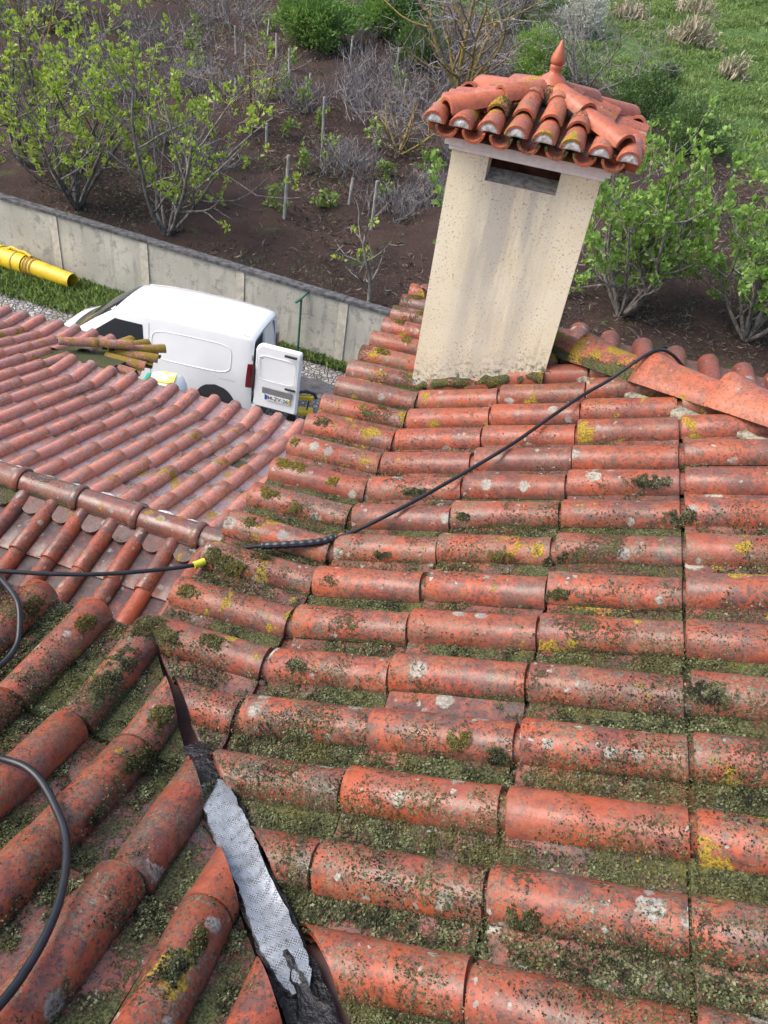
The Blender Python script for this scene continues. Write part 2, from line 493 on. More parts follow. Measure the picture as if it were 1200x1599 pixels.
def foil():
    m = NT('embossed_foil'); v = m.tc.outputs['Object']
    vo = m.vor(m.mapping(v, scale=(1, 1, .6)), 190., 'F1', .25).outputs['Distance']
    nz = m.noise(v, 30., 5., .6)
    c = m.mix(m.step(nz, .35, .7), (.34, .36, .385), (.23, .245, .26))
    c = m.mix(m.math('MULTIPLY', m.step(m.noise(v, 60., 5., .7), .60, .68), .8), c, (.06, .06, .06))
    m.fin(Base_Color=c, Metallic=.6, Roughness=m.step(nz, .3, .7, .42, .6), Normal=m.bump(m.math('ADD', m.step(vo, .05, .45), m.math('MULTIPLY', nz, 1.5)), .0022, 1.))
    return m.m
M['foil'] = foil()

# ------------------------------------------------------------------ setting: ground
ZG = -6.7
def y_wall(x): return 15.18 - .098 * (x + 6)
def z_hill(x, y): return -5.75 + .16 * np.maximum(0, y - y_wall(x) - .3)

def build_ground():
    xs = np.concatenate([np.linspace(-400, -40, 14), np.linspace(-38, 22, 150), np.linspace(24, 400, 14)])
    t = np.concatenate([np.linspace(.12, 14, 56), np.linspace(14.3, 45, 70), np.linspace(48, 130, 14), np.linspace(170, 900, 8)])
    X, T = np.meshgrid(xs, t)
    Y = y_wall(np.clip(X, -60, 60)) + T
    Z = -5.75 + .16 * np.minimum(np.maximum(0, T - .3), 52) + .0 * X  # hill flattened beyond the view to let low sky reflect off annexe tiles
    P = np.stack([X, Y, Z * 0], -1)
    amp = np.clip(T / 3, 0, 1)
    Z = Z + amp * ((fbm(P * .35, 3) - .5) * .5 + (fbm(P * 1.7 + 9, 3) - .5) * .30 + (fbm(P * 5 + 3, 2) - .5) * .16)
    m, n = X.shape
    V = np.stack([X, Y, Z], -1).reshape(-1, 3)
    i = np.arange(m - 1)[:, None] * n + np.arange(n - 1)[None]
    F = np.stack([i, i + 1, i + n + 1, i + n], -1).reshape(-1, 4)
    o = obj('hillside', np_mesh('hillside', V, F, M['terrain'], True)); tag(o, kind='structure')
    V = [(-400, -300, ZG - .01), (400, -300, ZG - .01), (400, 15.2 - .098*66, ZG - .01), (60, y_wall(60) + .02, ZG - .01), (-60, y_wall(-60) + .02, ZG - .01), (-400, y_wall(-60) + .02, ZG - .01)]
    o = obj('ground', make_mesh('ground', V, [(0, 1, 2, 3, 4, 5)], simple('ground_earth', (.14, .12, .10), .95, .3, 2.))); tag(o, kind='structure')
    V = [(-22, 3, ZG), (9, 3, ZG), (9, y_wall(9) - .02, ZG), (-22, y_wall(-22) - .02, ZG)]
    o = obj('driveway', make_mesh('driveway', V, [(0, 1, 2, 3)], M['cobble'])); tag(o, kind='structure')
    # dark paved strips between the cobbles beside the van
    V = [(-5.2, 13.55, ZG + .004), (6, 13.2, ZG + .004), (6, 13.75, ZG + .004), (-5.2, 14.1, ZG + .004)]
    o = obj('paving_strip', make_mesh('paving_strip', V, [(0, 1, 2, 3)], M['paving_dark'])); tag(o, kind='structure')
    V = [(-4.4, 10.6, ZG + .008), (-3.75, 10.6, ZG + .008), (-3.1, 13.3, ZG + .008), (-3.75, 13.4, ZG + .008)]
    o = obj('paving_strip', make_mesh('paving_strip', V, [(0, 1, 2, 3)], M['paving_dark'])); tag(o, kind='structure')
    # pale track far up the slope at the left
    V = []
    for k in range(12):
        x = -33 + k * 1.1; y = 33.0 + .25 * k
        V += [(x, y, z_hill(x, y) + .22), (x, y + 2.6, z_hill(x, y + 2.6) + .22)]
    o = obj('track', make_mesh('track', V, [(2*k, 2*k+2, 2*k+3, 2*k+1) for k in range(11)], M['track'])); tag(o, kind='structure')
build_ground()

# ------------------------------------------------------------------ roof tiles
W, L = .2024, .40
PT = 0.3574
cp, sp = math.cos(PT), math.sin(PT)

def tile_mesh(name, length, R, width, over=.045, lift=.016, thick=.012, collar=True, seed=0):
    rg = random.Random(seed)
    nt = 12
    prof = []
    for k in range(nt + 1):
        t = math.pi * (1 - k / nt)
        prof.append((R * math.cos(t), R * math.sin(t), 1))
    pan = [(R + .006, .001), (R + (width - 2*R) * .35, -.003), (R + (width - 2*R) * .7, -.002), (width - R + .010, .003)]
    prof += [(y, z, 0) for y, z in pan]
    n = len(prof)
    end = length + over
    st = [(0, -.004, 1.03), (.006, 0, 1.035), (length * .5, 0, 1.0)]
    if collar: st += [(length - .050, 0, .985), (length - .040, .0025, .985), (length - .013, .0025, .985), (length - .010, -.013, .985)]
    st += [(end, -.013 if collar else 0, .985)]
    V = []; F = []
    b1, b2, b3 = (rg.gauss(0, .0022), rg.gauss(0, .012), rg.gauss(0, .0016)) if seed else (0, 0, 0)
    for s, dn, k in st:
        k = k * (1 + b2 * (1 - s / length))
        for (y, z, roll) in prof:
            yy = (y * k + b1 * math.sin(math.pi * s / end)) if roll else y
            zz = z * k if roll else z
            if roll:
                rr = math.hypot(y, z) + 1e-9
                yy += dn * y / rr; zz += dn * z / rr
            else: zz += dn
            V.append((s + b3 * y / R, yy, zz + lift * (1 - s / length)))
    m = len(st)
    for i in range(m - 1):
        for j in range(n - 1):
            a = i * n + j
            F.append((a, a + n, a + n + 1, a + 1)[::-1])
    base = len(V)
    for s in (0, end):
        for (y, z, roll) in prof:
            k = (R - thick) / R
            V.append((s, y * k if roll else y, (z * k if roll else z - thick) + lift * (1 - s / length) - (0 if roll else 0)))
    for j in range(n - 1):
        a = base + j
        F.append((a, a + 1, a + n + 1, a + n)[::-1])
        F.append((j, j + 1, base + j + 1, base + j))                      # lower rim
        q = (m - 1) * n + j
        F.append((q, base + n + j, base + n + j + 1, q + 1))              # upper rim
    me = make_mesh(name, V, F, None, True, 50)
    return me

TILES = {}
def get_tile(length, R, width, mat):
    key = (round(length, 3), R, round(width, 4), mat)
    if key not in TILES:
        TILES[key] = []
        for sd in range(5):
            me = tile_mesh('roof_tile', length, R, width, collar=(R > .06), seed=sd + 1)
            me.materials.append(M[mat]); TILES[key].append(me)
    return random.choice(TILES[key])

def cut_mesh(me, mw, planes):
    """clip a mesh copy by world planes (co, no): the side the normal points to is removed"""
    inv = mw.inverted()
    bm = bmesh.new(); bm.from_mesh(me)
    for co, no in planes:
        lc = inv @ Vector(co); ln = (inv.to_3x3() @ Vector(no)).normalized()
        r = bmesh.ops.bisect_plane(bm, geom=bm.verts[:] + bm.edges[:] + bm.faces[:], plane_co=lc, plane_no=ln, clear_outer=True)
        ed = [e for e in r['geom_cut'] if isinstance(e, bmesh.types.BMEdge) and e.is_valid]
        try: bmesh.ops.holes_fill(bm, edges=ed, sides=0)
        except Exception: pass
        if not bm.verts: break
    out = None
    if len(bm.faces) > 3:
        out = bpy.data.meshes.new(me.name); bm.to_mesh(out)
        for mt in me.materials: 
            if not len(out.materials): out.materials.append(mt)
        try: out.set_sharp_from_angle(angle=rad(50))
        except Exception: pass
    bm.free()
    return out

def place(name, me, mw, parent, planes=(), color=(.3, .3, .3, .4)):
    if planes:
        co = np.array([mw @ v.co for v in me.vertices])
        need = []
        for c, n in planes:
            d = (co - np.array(c)) @ np.array(n, float)
            if d.min() > -.004: return None
            if d.max() > 0: need.append((c, n))
        if need:
            me = cut_mesh(me, mw, need)
            if me is None: return None
    o = obj(name, me, parent)
    o.matrix_world = mw
    o.color = color
    return o

class Slope:
    def __init__(s, O, a, b, part, mat, R=.0625, width=W):
        s.O = Vector(O); s.a = Vector(a).normalized(); s.b = Vector(b).normalized(); s.n = s.a.cross(s.b).normalized()
        s.part = part; s.mat = mat; s.R = R; s.w = width
    def mw(s, dist, row, jit=1.):
        o = s.O + s.a * (dist + random.gauss(0, .0035) * jit) + s.b * (row + random.gauss(0, .0026) * jit) - s.n * (s.R - random.gauss(0, .0016) * jit)
        m = Matrix((s.a, s.b, s.n)).transposed().to_4x4()
        m = m @ Matrix.Rotation(random.gauss(0, rad(.7)) * jit, 4, 'Z') @ Matrix.Rotation(random.gauss(0, rad(1.0)) * jit, 4, 'X')
        return Matrix.Translation(o) @ m
    def tile(s, dist, row, length=L, planes=(), color=(.3, .3, .3, .4), jit=1.):
        return place('roof_tile', get_tile(length, s.R, s.w, s.mat), s.mw(dist, row, jit), s.part, planes, color)

def rcol(moss, yel, wht, dark, v=.38):
    f = lambda x: max(0., min(1., x * (1 + random.gauss(0, v)) + random.gauss(0, .04)))
    return (min(.6, f(moss)), min(.62, f(yel)), f(wht), f(dark))

def barrel(name, length, r0, r1, arc=math.pi, thick=.012, n=10, st=None, mat='tile'):
    """half round tile along +x; r0 at x=0 (lower, wide end)"""
    V = []; F = []
    st = st or [(0, r0 - .003), (.008, r0), (length, r1)]
    for x, r in st:
        for k in range(n + 1):
            t = math.pi / 2 + arc / 2 - arc * k / n
            V.append((x, r * math.cos(t), r * math.sin(t)))
    m = len(st); q = n + 1
    for i in range(m - 1):
        for j in range(n):
            a = i * q + j; F.append((a, a + 1, a + q + 1, a + q)[::1])
    b = len(V)
    for x, r in ((0, st[0][1] - thick), (length, st[-1][1] - thick)):
        for k in range(n + 1):
            t = math.pi / 2 + arc / 2 - arc * k / n
            V.append((x, r * math.cos(t), r * math.sin(t)))
    for j in range(n):
        F.append((b + j, b + q + j, b + q + j + 1, b + j + 1))
        F.append((j, b + j, b + j + 1, j + 1))
        e = (m - 1) * q + j
        F.append((e, e + 1, b + q + j + 1, b + q + j))
    F.append((0, q * (m - 1), b + q, b)); F.append((n, b + n, b + q + n, q * (m - 1) + n))
    me = make_mesh(name, V, F, None, True, 50)
    me.materials.append(M[mat])
    bm = bmesh.new(); bm.from_mesh(me); bmesh.ops.recalc_face_normals(bm, faces=bm.faces[:]); bm.to_mesh(me); bm.free()
    return me

def frame(p, x, up=(0, 0, 1)):
    x = Vector(x).normalized(); y = Vector(up).cross(x).normalized(); z = x.cross(y)
    return Matrix.Translation(Vector(p)) @ Matrix((x, y, z)).transposed().to_4x4()

def sheet(name, pts, mat, parent=None):
    return obj(name, make_mesh(name, pts, [tuple(range(len(pts)))], M[mat]), parent)

# ------------------------------------------------------------------ the main house
house = empty('house', (0, 0, ZG))
bpy.context.view_layer.update()
tag(house, 'house under the big mossy red clay tile roof filling the foreground', 'house')
IH = Matrix.Translation((0, 0, -ZG))
def part_of(parent, o):
    o.parent = parent; o.matrix_parent_inverse = parent.matrix_world.inverted(); return o
MB().box((.02, -4, ZG), (5, 3.62, -.16)).build('wall', M['plaster']).parent = house
MB().box((-4, -4, ZG), (.015, .38, -.16)).build('wall', M['plaster']).parent = house
for o in house.children: o.location = (0, 0, -ZG)

TP = math.tan(PT)
FL = .43                                    # length of the flatter eave course
fx, fz = math.cos(rad(5)), math.sin(rad(5))
YN, YB = 3.67, .40                          # break lines of the far hip end and of the side wing
HX = 3.4

def sub_sheet(name, pts):
    o = sheet(name, pts, 'board'); o.parent = house; o.location = (0, 0, -ZG); return o
dz = -.085
main_slope = sub_sheet('roof_slope', [(0, YB, dz), (0, YN, dz), (2.3, YN - 2.3, 2.3*TP+dz), (2.3, YB - 2.3, 2.3*TP+dz)])
wing_slope = sub_sheet('roof_slope', [(0, YB, dz), (2.0, YB - 2.0, 2*TP+dz), (-3, YB - 2.0, 2*TP+dz), (-3, YB, dz)])
hip_slope = sub_sheet('roof_slope', [(0, YN, dz), (3.2, YN, dz), (3.2, YN - 2.3, 2.3*TP+dz), (2.3, YN - 2.3, 2.3*TP+dz)])
tag(main_slope, 'mossy slope of long rolls running across the foreground')
tag(wing_slope, 'mossy wing slope whose rolls run up to the left corner')
bpy.context.view_layer.update()

# vertical cutting planes: hip (x + y = YN) and valley (through the inner eave corner)
HIPN = Vector((1, 1, 0)).normalized()
vd = Vector((.77, -.80, 0)).normalized()
vn = Vector((.80, .77, 0)).normalized()     # points to the main slope side
VP = Vector((-.41, .81, 0))
def valley_plane(side):
    """cut line that opens from nothing at the eave corner to a gap along the gutter"""
    g = rad(4.2) if side > 0 else rad(2.6)
    n = vn.copy(); n.rotate(Matrix.Rotation(g if side < 0 else -g, 3, 'Z'))
    n.rotate(Matrix.Rotation(0, 3, 'Z'))
    return n
# direction opens towards the camera: rotate each cut line away from the gutter's centre
def rot2(v, a):
    c, s = math.cos(a), math.sin(a); return Vector((v.x * c - v.y * s, v.x * s + v.y * c, 0))
n_main = rot2(vn, rad(3.1)); n_wing = rot2(vn, -rad(2.6))
P_main = [((0, YN, 0), tuple(HIPN)), (tuple(VP), tuple(-n_main))]
P_wing = [(tuple(VP), tuple(n_wing))]
P_hip = [((0, YN, 0), tuple(-HIPN))]

S_main = Slope((0, 0, 0), (cp, 0, sp), (0, 1, 0), main_slope, 'tile')
S_mainf = Slope((-FL * fx, 0, -FL * fz), (fx, 0, fz), (0, 1, 0), main_slope, 'tile')
S_wing = Slope((0, YB, 0), (0, -cp, sp), (1, 0, 0), wing_slope, 'tile')
S_wingf = Slope((0, YB + FL * fx, -FL * fz), (0, -fx, fz), (1, 0, 0), wing_slope, 'tile')
S_hip = Slope((0, YN, 0), (0, -cp, sp), (1, 0, 0), hip_slope, 'tile')
S_hipf = Slope((0, YN + FL * fx, -FL * fz), (0, -fx, fz), (1, 0, 0), hip_slope, 'tile')

for j in range(-4, 21):
    y = j * W
    near = max(0, min(1, (2.6 - y) / 2.6))
    dk = .58 + .30 * near
    if j >= 2:
        S_mainf.tile(0, y, FL, P_main, rcol(.44 + .12 * near, .54, .40, .75))
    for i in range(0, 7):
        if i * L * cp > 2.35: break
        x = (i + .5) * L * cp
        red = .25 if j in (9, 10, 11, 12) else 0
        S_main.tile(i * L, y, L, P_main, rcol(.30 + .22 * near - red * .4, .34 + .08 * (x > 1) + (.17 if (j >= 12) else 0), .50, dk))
for k in range(-10, 4):
    x = -.012 + k * W
    if k <= 0:
        S_wingf.tile(0, x, FL, P_wing, rcol(.52, .26, .35, .75))
    for i in range(0, 5):
        S_wing.tile(i * L, x, L, P_wing, rcol(.42, .28, .35, .75))
for k in range(-2, 14):
    x = .076 + k * W
    S_hipf.tile(0, x, FL, P_hip, rcol(.12, .18, .55, .45))
    for i in range(0, 6):
        S_hip.tile(i * L, x, L, P_hip, rcol(.15, .2, .5, .4))

# hip: saddle tiles on a mortar bed
hip = empty('hip', (0, YN, 0)); part_of(house, hip)
bpy.context.view_layer.update()
hd = Vector((1, -1, TP)).normalized()
def hip_pt(t, dz=0): return Vector((-.43 + t, YN + .43 - t, max(0, t - .43) * TP - max(0, .43 - t) * fz + dz))
def hip_tile_mesh():
    V = []; F = []; n = 14
    st = [(0, .095, .118, .6), (.01, .098, .126, .65), (.06, .097, .116, .5), (.14, .094, .096, .15), (.30, .088, .086, 0), (.46, .082, .080, 0)]
    for x, hw, h, pk in st:
        for k in range(n + 1):
            t = math.pi * (1 - k / n)
            y = hw * math.cos(t); z = math.sin(t) ** (1 + pk * .9) * h
            V.append((x, y * (1 + .22 * (abs(math.cos(t)) ** 4)), z - .028))
    q = n + 1; m = len(st)
    for i in range(m - 1):
        for j in range(n): a = i*q+j; F.append((a, a+1, a+q+1, a+q))
    b = len(V)
    for (x, hw, h, pk) in (st[0], st[-1]):
        for k in range(n + 1):
            t = math.pi * (1 - k / n)
            V.append((x, (hw - .014) * math.cos(t) * (1 + .22 * (abs(math.cos(t)) ** 4)), math.sin(t) ** (1 + pk * .9) * (h - .014) - .028))
    for j in range(n):
        F.append((b+j, b+q+j, b+q+j+1, b+j+1)); F.append((j, b+j, b+j+1, j+1)); e=(m-1)*q+j; F.append((e, e+1, b+q+j+1, b+q+j))
    me = make_mesh('hip_tile', V, F, None, True, 60); me.materials.append(M['tile_clean'])
    bm = bmesh.new(); bm.from_mesh(me); bmesh.ops.recalc_face_normals(bm, faces=bm.faces[:]); bm.to_mesh(me); bm.free()
    return me
htm = hip_tile_mesh()
for k, t in enumerate([.58, .86, 1.14, 1.42, 1.70, 1.98, 2.26, 2.54]):
    a, b = hip_pt(t, .018), hip_pt(t + .28, .008)
    mw = frame(a, b - a)
    place('hip_tile', htm, mw, hip, (), (.22, .46, .30, .5) if t > 1.2 else (.5, .75, .2, .9))
mb = MB()
for side in (-1, 1):
    pts = []
    for k in range(44):
        t = .1 + k * .062
        c = hip_pt(t, -.05) + Vector((1, 1, 0)).normalized() * side * (.105 + random.gauss(0, .004)) + Vector((0, 0, -.035))
        pts.append(c)
    mb.tube([tuple(q) for q in pts], [.024 + random.gauss(0, .004) for _ in pts], 6)
o = mb.build('mortar', M['bed'], None, True, 80); part_of(hip, o)

# valley gutter of painted metal, with a torch-on repair patch and tar
def vline(t): return Vector((VP.x, VP.y, 0)) + vd * t
def z_at(p): return p.x * TP if True else 0
mb = MB(); G = []
for k in range(16):
    t = -.02 + k * .1
    c = vline(t); zc = max(-.05, c.x * TP) - .075
    row = []
    for u, h in ((-.14, .045), (-.06, .014), (-.012, .0), (.012, .0), (.06, .014), (.14, .045)):
        row.append((c.x + vn.x * u, c.y + vn.y * u, zc + h))
    G.append(row)
o = mb.grid(G).build('valley_flashing', M['flashing'], None, True, 30); part_of(house, o)
tag(o, 'dark red painted metal valley gutter between the two slopes')
flash = o
bpy.context.view_layer.update()
rg = random.Random(5)
def patch(name, t0, t1, widths, mat, lift, ragged, ns=40, nu=12, crown=.010):
    G = []
    for k in range(ns + 1):
        f = k / ns; t = t0 + (t1 - t0) * f
        c = vline(t); zc = max(-.05, c.x * TP) - .055 + lift
        hw = np.interp(f, [w[0] for w in widths], [w[1] for w in widths])
        off = np.interp(f, [w[0] for w in widths], [w[2] for w in widths])
        a = -hw + rg.gauss(0, ragged); b = hw + rg.gauss(0, ragged)
        wob = .003 * math.sin(f * 17) + .004 * math.sin(f * 7 + 1)
        row = []
        for i in range(nu + 1):
            u = a + (b - a) * i / nu
            e = (2 * i / nu - 1)
            row.append((c.x + vn.x * (u + off), c.y + vn.y * (u + off), zc + crown * (1 - e * e) + wob * (1 - e * e) + .013 * e * e + rg.gauss(0, .0002 + ragged * .10)))
        G.append(row)
    mb = MB().grid(G)
    n = len(mb.v); q = nu + 1
    rim = list(range(q)) + [q * k + nu for k in range(1, ns + 1)] + [q * ns + i for i in range(nu - 1, -1, -1)] + [q * k for k in range(ns - 1, 0, -1)]
    low = [(mb.v[i][0], mb.v[i][1], mb.v[i][2] - .02) for i in rim]
    mb.v += low
    for i in range(len(rim)):
        j = (i + 1) % len(rim); mb.f.append((rim[i], rim[j], n + j, n + i))
    o = mb.build(name, M[mat], None, True, 60); part_of(flash, o); return o
tag(patch('tar_layer', .46, 1.36, [(0, .026, .004), (.08, .042, .004), (.30, .049, .004), (.6, .047, .004), (.85, .047, .004), (1, .048, .006)], 'tar', .018, .0030), 'black bitumen smeared round the silver strip')
tag(patch('repair_patch', .63, 1.23, [(0, .026, .003), (.06, .040, .003), (.35, .043, .003), (.52, .036, .003), (.8, .042, .003), (.95, .034, .004), (1, .018, .004)], 'foil', .034, .0016, 60), 'silver embossed foil repair strip')
tag(patch('tar_layer', 1.14, 1.34, [(0, .004, .004), (.25, .010, .006), (.5, .015, .004), (.75, .034, .004), (1, .042, .004)], 'tar', .0375, .0025, 24), 'black bitumen blot at the strip end')

# ------------------------------------------------------------------ moss: real crumbs lying on the tiles
def moss_colour(P, r):
    m = len(P)
    c1 = fbm(P * 8, 2)[:, None] - .02; c3 = fbm(P * 45 + 5, 2); c2 = np.clip(.55 * (c3 - .5) * 2.2 + .5 + r.normal(0, .22, m), 0, .999)
    pal = np.array([(.014, .016, .009), (.032, .036, .018), (.062, .070, .032), (.110, .120, .055), (.18, .195, .105)])
    col = pal[(c2 * 5).astype(int)] * r.uniform(.75, 1.25, (m, 1))
    warm = np.clip((c1 - .50) * 6, 0, 1)
    return col * (1 - warm * .5) + np.array((.125, .115, .035)) * warm * .5 * r.uniform(.4, 1.3, (m, 1))

def flakes(P, nl, sz, r):
    m = len(P)
    t1 = r.normal(size=(m, 3)); t1 -= (t1 * nl).sum(1)[:, None] * nl * r.uniform(.3, 1, m)[:, None]; t1 /= np.linalg.norm(t1, axis=1)[:, None]
    t2 = np.cross(nl, t1) + nl * r.normal(0, .55, m)[:, None]; t2 /= np.linalg.norm(t2, axis=1)[:, None]
    sz = sz[:, None]
    v0 = P - t1 * sz; v1 = P - t2 * sz * .7 + nl * sz * .3; v2 = P + t1 * sz + nl * sz * r.uniform(-.1, .6, (m, 1)); v3 = P + t2 * sz * .7 + nl * sz * .35
    return np.stack([v0, v1, v2, v3], 1).reshape(-1, 3), np.arange(4 * m).reshape(-1, 4)

def cushions(slope_obj, S, items, seed):
    """thick moss pads on the rolls: (distance, row position, angle round the roll, half length, half width, yellowness)"""
    r = np.random.default_rng(seed); PP = []; NN = []; CC = []; SZ = []
    O = np.array(S.O); a = np.array(S.a); b = np.array(S.b); n = np.array(S.n); R = S.R
    for d, row, ang, hl, hw, yel in items:
        k = int(1500 * hl * hw / (.05 * .04)) + 200
        q = r.normal(size=(k, 2)) * .55; rr = np.hypot(q[:, 0], q[:, 1])
        edge = 1 + .35 * (fbm(np.stack([q[:, 0] * 2 + d * 9, q[:, 1] * 2 + row * 7, q[:, 0] * 0], 1), 2) - .5) * 2
        q = r.normal(size=(k, 2)) * .62 if False else q
        brk = fbm(np.stack([q[:, 0] * hl * 60, q[:, 1] * hw * 60, np.full(k, d * 31 + row * 17)], 1), 2)
        ok = (rr < edge) & (brk > .25 + .35 * rr); q = q[ok]; rr = rr[ok]; m = len(q)
        th = ang + q[:, 1] * hw / R
        lift = .015 * (1 - (((d + q[:, 0] * hl) / L) % 1.))
        nl = np.cos(th)[:, None] * b + np.sin(th)[:, None] * n
        hgt = .009 * np.clip(1 - rr, 0, 1) ** .6 * r.uniform(.3, 1, m) + .001
        P = O + (d + q[:, 0] * hl)[:, None] * a + row * b - R * n + nl * (R * 1.01 + hgt)[:, None] + lift[:, None] * n
        c = moss_colour(P, r) * .8
        c = c * (1 - yel) + np.array((.26, .20, .025)) * yel * r.uniform(.35, 1.3, (m, 1))
        PP.append(P); NN.append(nl); CC.append(c); SZ.append(.0014 + r.random(m) ** 2 * .0028)
    P = np.concatenate(PP); V, F = flakes(P, np.concatenate(NN), np.concatenate(SZ), r)
    o = obj('moss', np_mesh('moss', V, F, M['moss'], False, np.repeat(np.concatenate(CC), 4, 0))); part_of(slope_obj, o); tag(o, kind='stuff')

def moss_on(slope_obj, O, a, b, n, rows, s0, s1, count, inside, dens, seed, R=.0625):
    r = np.random.default_rng(seed)
    O = np.array(O); a = np.array(a); b = np.array(b); n = np.array(n)
    k = r.integers(rows[0], rows[1] + 1, count)
    s = r.uniform(s0, s1, count)
    # choose position across the profile: pan heavy
    u = r.random(count); pan = u < .48
    th = r.uniform(0, math.pi, count)
    yy = np.where(pan, R + r.uniform(-.010, W - 2 * R + .010, count), R * np.cos(th))
    hz = np.where(pan, 0., R * np.sin(th))
    course = (s / L) % 1.
    lift = .014 * (1 - course)
    base = O + s[:, None] * a + (k[:, None] * W + rows[2] + yy[:, None]) * b
    P = base + (hz + lift - R)[:, None] * n
    nl = np.where(pan[:, None], n[None], (np.cos(th)[:, None] * b + np.sin(th)[:, None] * n))
    d = dens(P, pan, th, s, k)
    keep = inside(P) & (r.random(count) < d)
    P = P[keep]; nl = nl[keep]; pan = pan[keep]; m = len(P)
    thickn = np.where(pan, r.random(m) ** 1.6 * .008, r.random(m) ** 2 * .0035)
    P = P + nl * thickn[:, None]
    sz = (.0012 + r.random(m) ** 2.4 * .0034) * np.where(pan, 1.1, .9)
    V, F = flakes(P, nl, sz, r)
    col = moss_colour(P, r)
    me = np_mesh('moss', V, F, M['moss'], False, np.repeat(col, 4, 0))
    o = obj('moss', me); part_of(slope_obj, o); tag(o, kind='stuff')
    return m

def ins_main(P): 
    return (P[:, 0] + P[:, 1] < YN - .12) & ((P - np.array(VP)) @ np.array(n_main) > .004) & (P[:, 0] > -.02) & (P[:, 0] < 1.9) & (P[:, 1] < 2.75)
def dens_main(P, pan, th, s, k):
    near = np.clip((2.5 - P[:, 1]) / 2.3, 0.08, 1)
    big = fbm(P * 4.5 + 3, 2); fine = fbm(P * 26 + 11, 2)
    v = big * .55 + fine * .45
    side = np.where(pan, 0, np.clip(.5 - .5 * (-np.cos(th)), 0, 1))       # towards the lower, shaded flank
    return np.where(pan, np.clip((v - .535 + .17 * near) * 10, 0, 1) * (.25 + .75 * near), np.clip((v - .515 + .10 * near - .09 * np.cos(th)) * 6, 0, 1) * near ** 1.05)
moss_on(main_slope, (0, 0, 0), (cp, 0, sp), (0, 1, 0), (-sp, 0, cp), (-4, 13, 0), -.02, 2.0, 1150000, ins_main, dens_main, 1)
def ins_mf(P): return ((P - np.array(VP)) @ np.array(n_main) > .004) & (P[:, 0] < -.01) & (P[:, 1] < 2.4)
moss_on(main_slope, S_mainf.O, S_mainf.a, S_mainf.b, S_mainf.n, (2, 12, 0), .01, .42, 110000, ins_mf, dens_main, 21)
def ins_wing(P): return ((P - np.array(VP)) @ np.array(n_wing) < -.004) & (P[:, 0] > -1.3) & (P[:, 1] < YB + .02) & (P[:, 1] > -.7)
def dens_wing(P, pan, th, s, k):
    big = fbm(P * 4.5 + 31, 2); fine = fbm(P * 26 + 5, 2); v = big * .55 + fine * .45
    return np.where(pan, np.clip((v - .45) * 9, 0, 1), np.clip((v - .50 + .09 * np.cos(th)) * 6, 0, 1))
moss_on(wing_slope, (0, YB, 0), (0, -cp, sp), (1, 0, 0), (0, sp, cp), (-6, 3, -.012), -.02, 1.2, 620000, ins_wing, dens_wing, 2)

def ins_wf(P): return ((P - np.array(VP)) @ np.array(n_wing) < -.004) & (P[:, 0] > -1.3) & (P[:, 1] > YB)
moss_on(wing_slope, S_wingf.O, S_wingf.a, S_wingf.b, S_wingf.n, (-6, 0, -.012), .01, .42, 110000, ins_wf, dens_wing, 22)
rc = random.Random(9); up_ = math.pi / 2
it = [(rc.uniform(.02, 1.6), rc.randint(-2, 9) * W, math.pi - rc.uniform(.2, 1.2), rc.uniform(.03, .09), rc.uniform(.018, .04), rc.choice((0, 0, 0, .3))) for _ in range(22)]
it = [q for q in it if VP.x * 0 + (q[0] * cp - VP.x) * n_main.x + (q[1] - VP.y) * n_main.y > .1 and q[0] * cp + q[1] < YN - .3]
cushions(main_slope, S_main, it, 41)
cushions(main_slope, S_mainf, [(.06, 6*W, up_ + .5, .06, .05, .15), (.14, 6*W, up_ + .9, .05, .04, .3), (.22, 6*W, up_ - .2, .06, .03, 0), (.10, 7*W, up_ + .4, .07, .045, .25), (.08, 8*W, up_ + .3, .05, .045, .55), (.20, 8*W, up_ + .9, .03, .03, .5), (.06, 9*W, up_ + .3, .05, .045, .7), (.12, 9*W, up_ + .2, .05, .04, .6), (.28, 9*W, up_ + .6, .04, .03, .8), (.03, 10*W, up_ + .5, .03, .03, .7), (.08, 11*W, up_ + .4, .06, .035, .1), (.06, 5*W, up_ + .5, .05, .03, .3), (.03, 4*W, up_ + .2, .08, .055, 0), (.10, 4*W, up_ + .5, .06, .04, .1), (.24, 4*W, up_ + .1, .06, .035, .15), (.30, 12*W, up_, .04, .02, .3), (.12, 15*W, up_ + .2, .05, .03, .6), (.2, 16*W, up_ + .3, .05, .03, .7), (.1, 17*W, up_, .06, .035, .5), (.2, 18*W, up_ + .3, .06, .03, .5), (.1, 19*W, up_, .06, .035, .4)], 42)
wx = lambda k: -.012 + k * W
cushions(wing_slope, S_wingf, [(.05, wx(-2), up_ - .1, .07, .06, .05), (.20, wx(-2), up_ - .5, .09, .06, 0), (.28, wx(-2), up_ - .4, .08, .06, 0), (.10, wx(-3), up_ - .6, .05, .035, .3), (.10, wx(-4), up_ - .7, .05, .03, .2), (.33, wx(-1), up_ - .3, .06, .05, .2)], 43)
cushions(wing_slope, S_wing, [(rc.uniform(.02, .9), wx(rc.randint(-5, 1)), up_ - rc.uniform(.1, 1.2), rc.uniform(.03, .08), rc.uniform(.02, .045), rc.choice((0, 0, .15))) for _ in range(14)], 44)

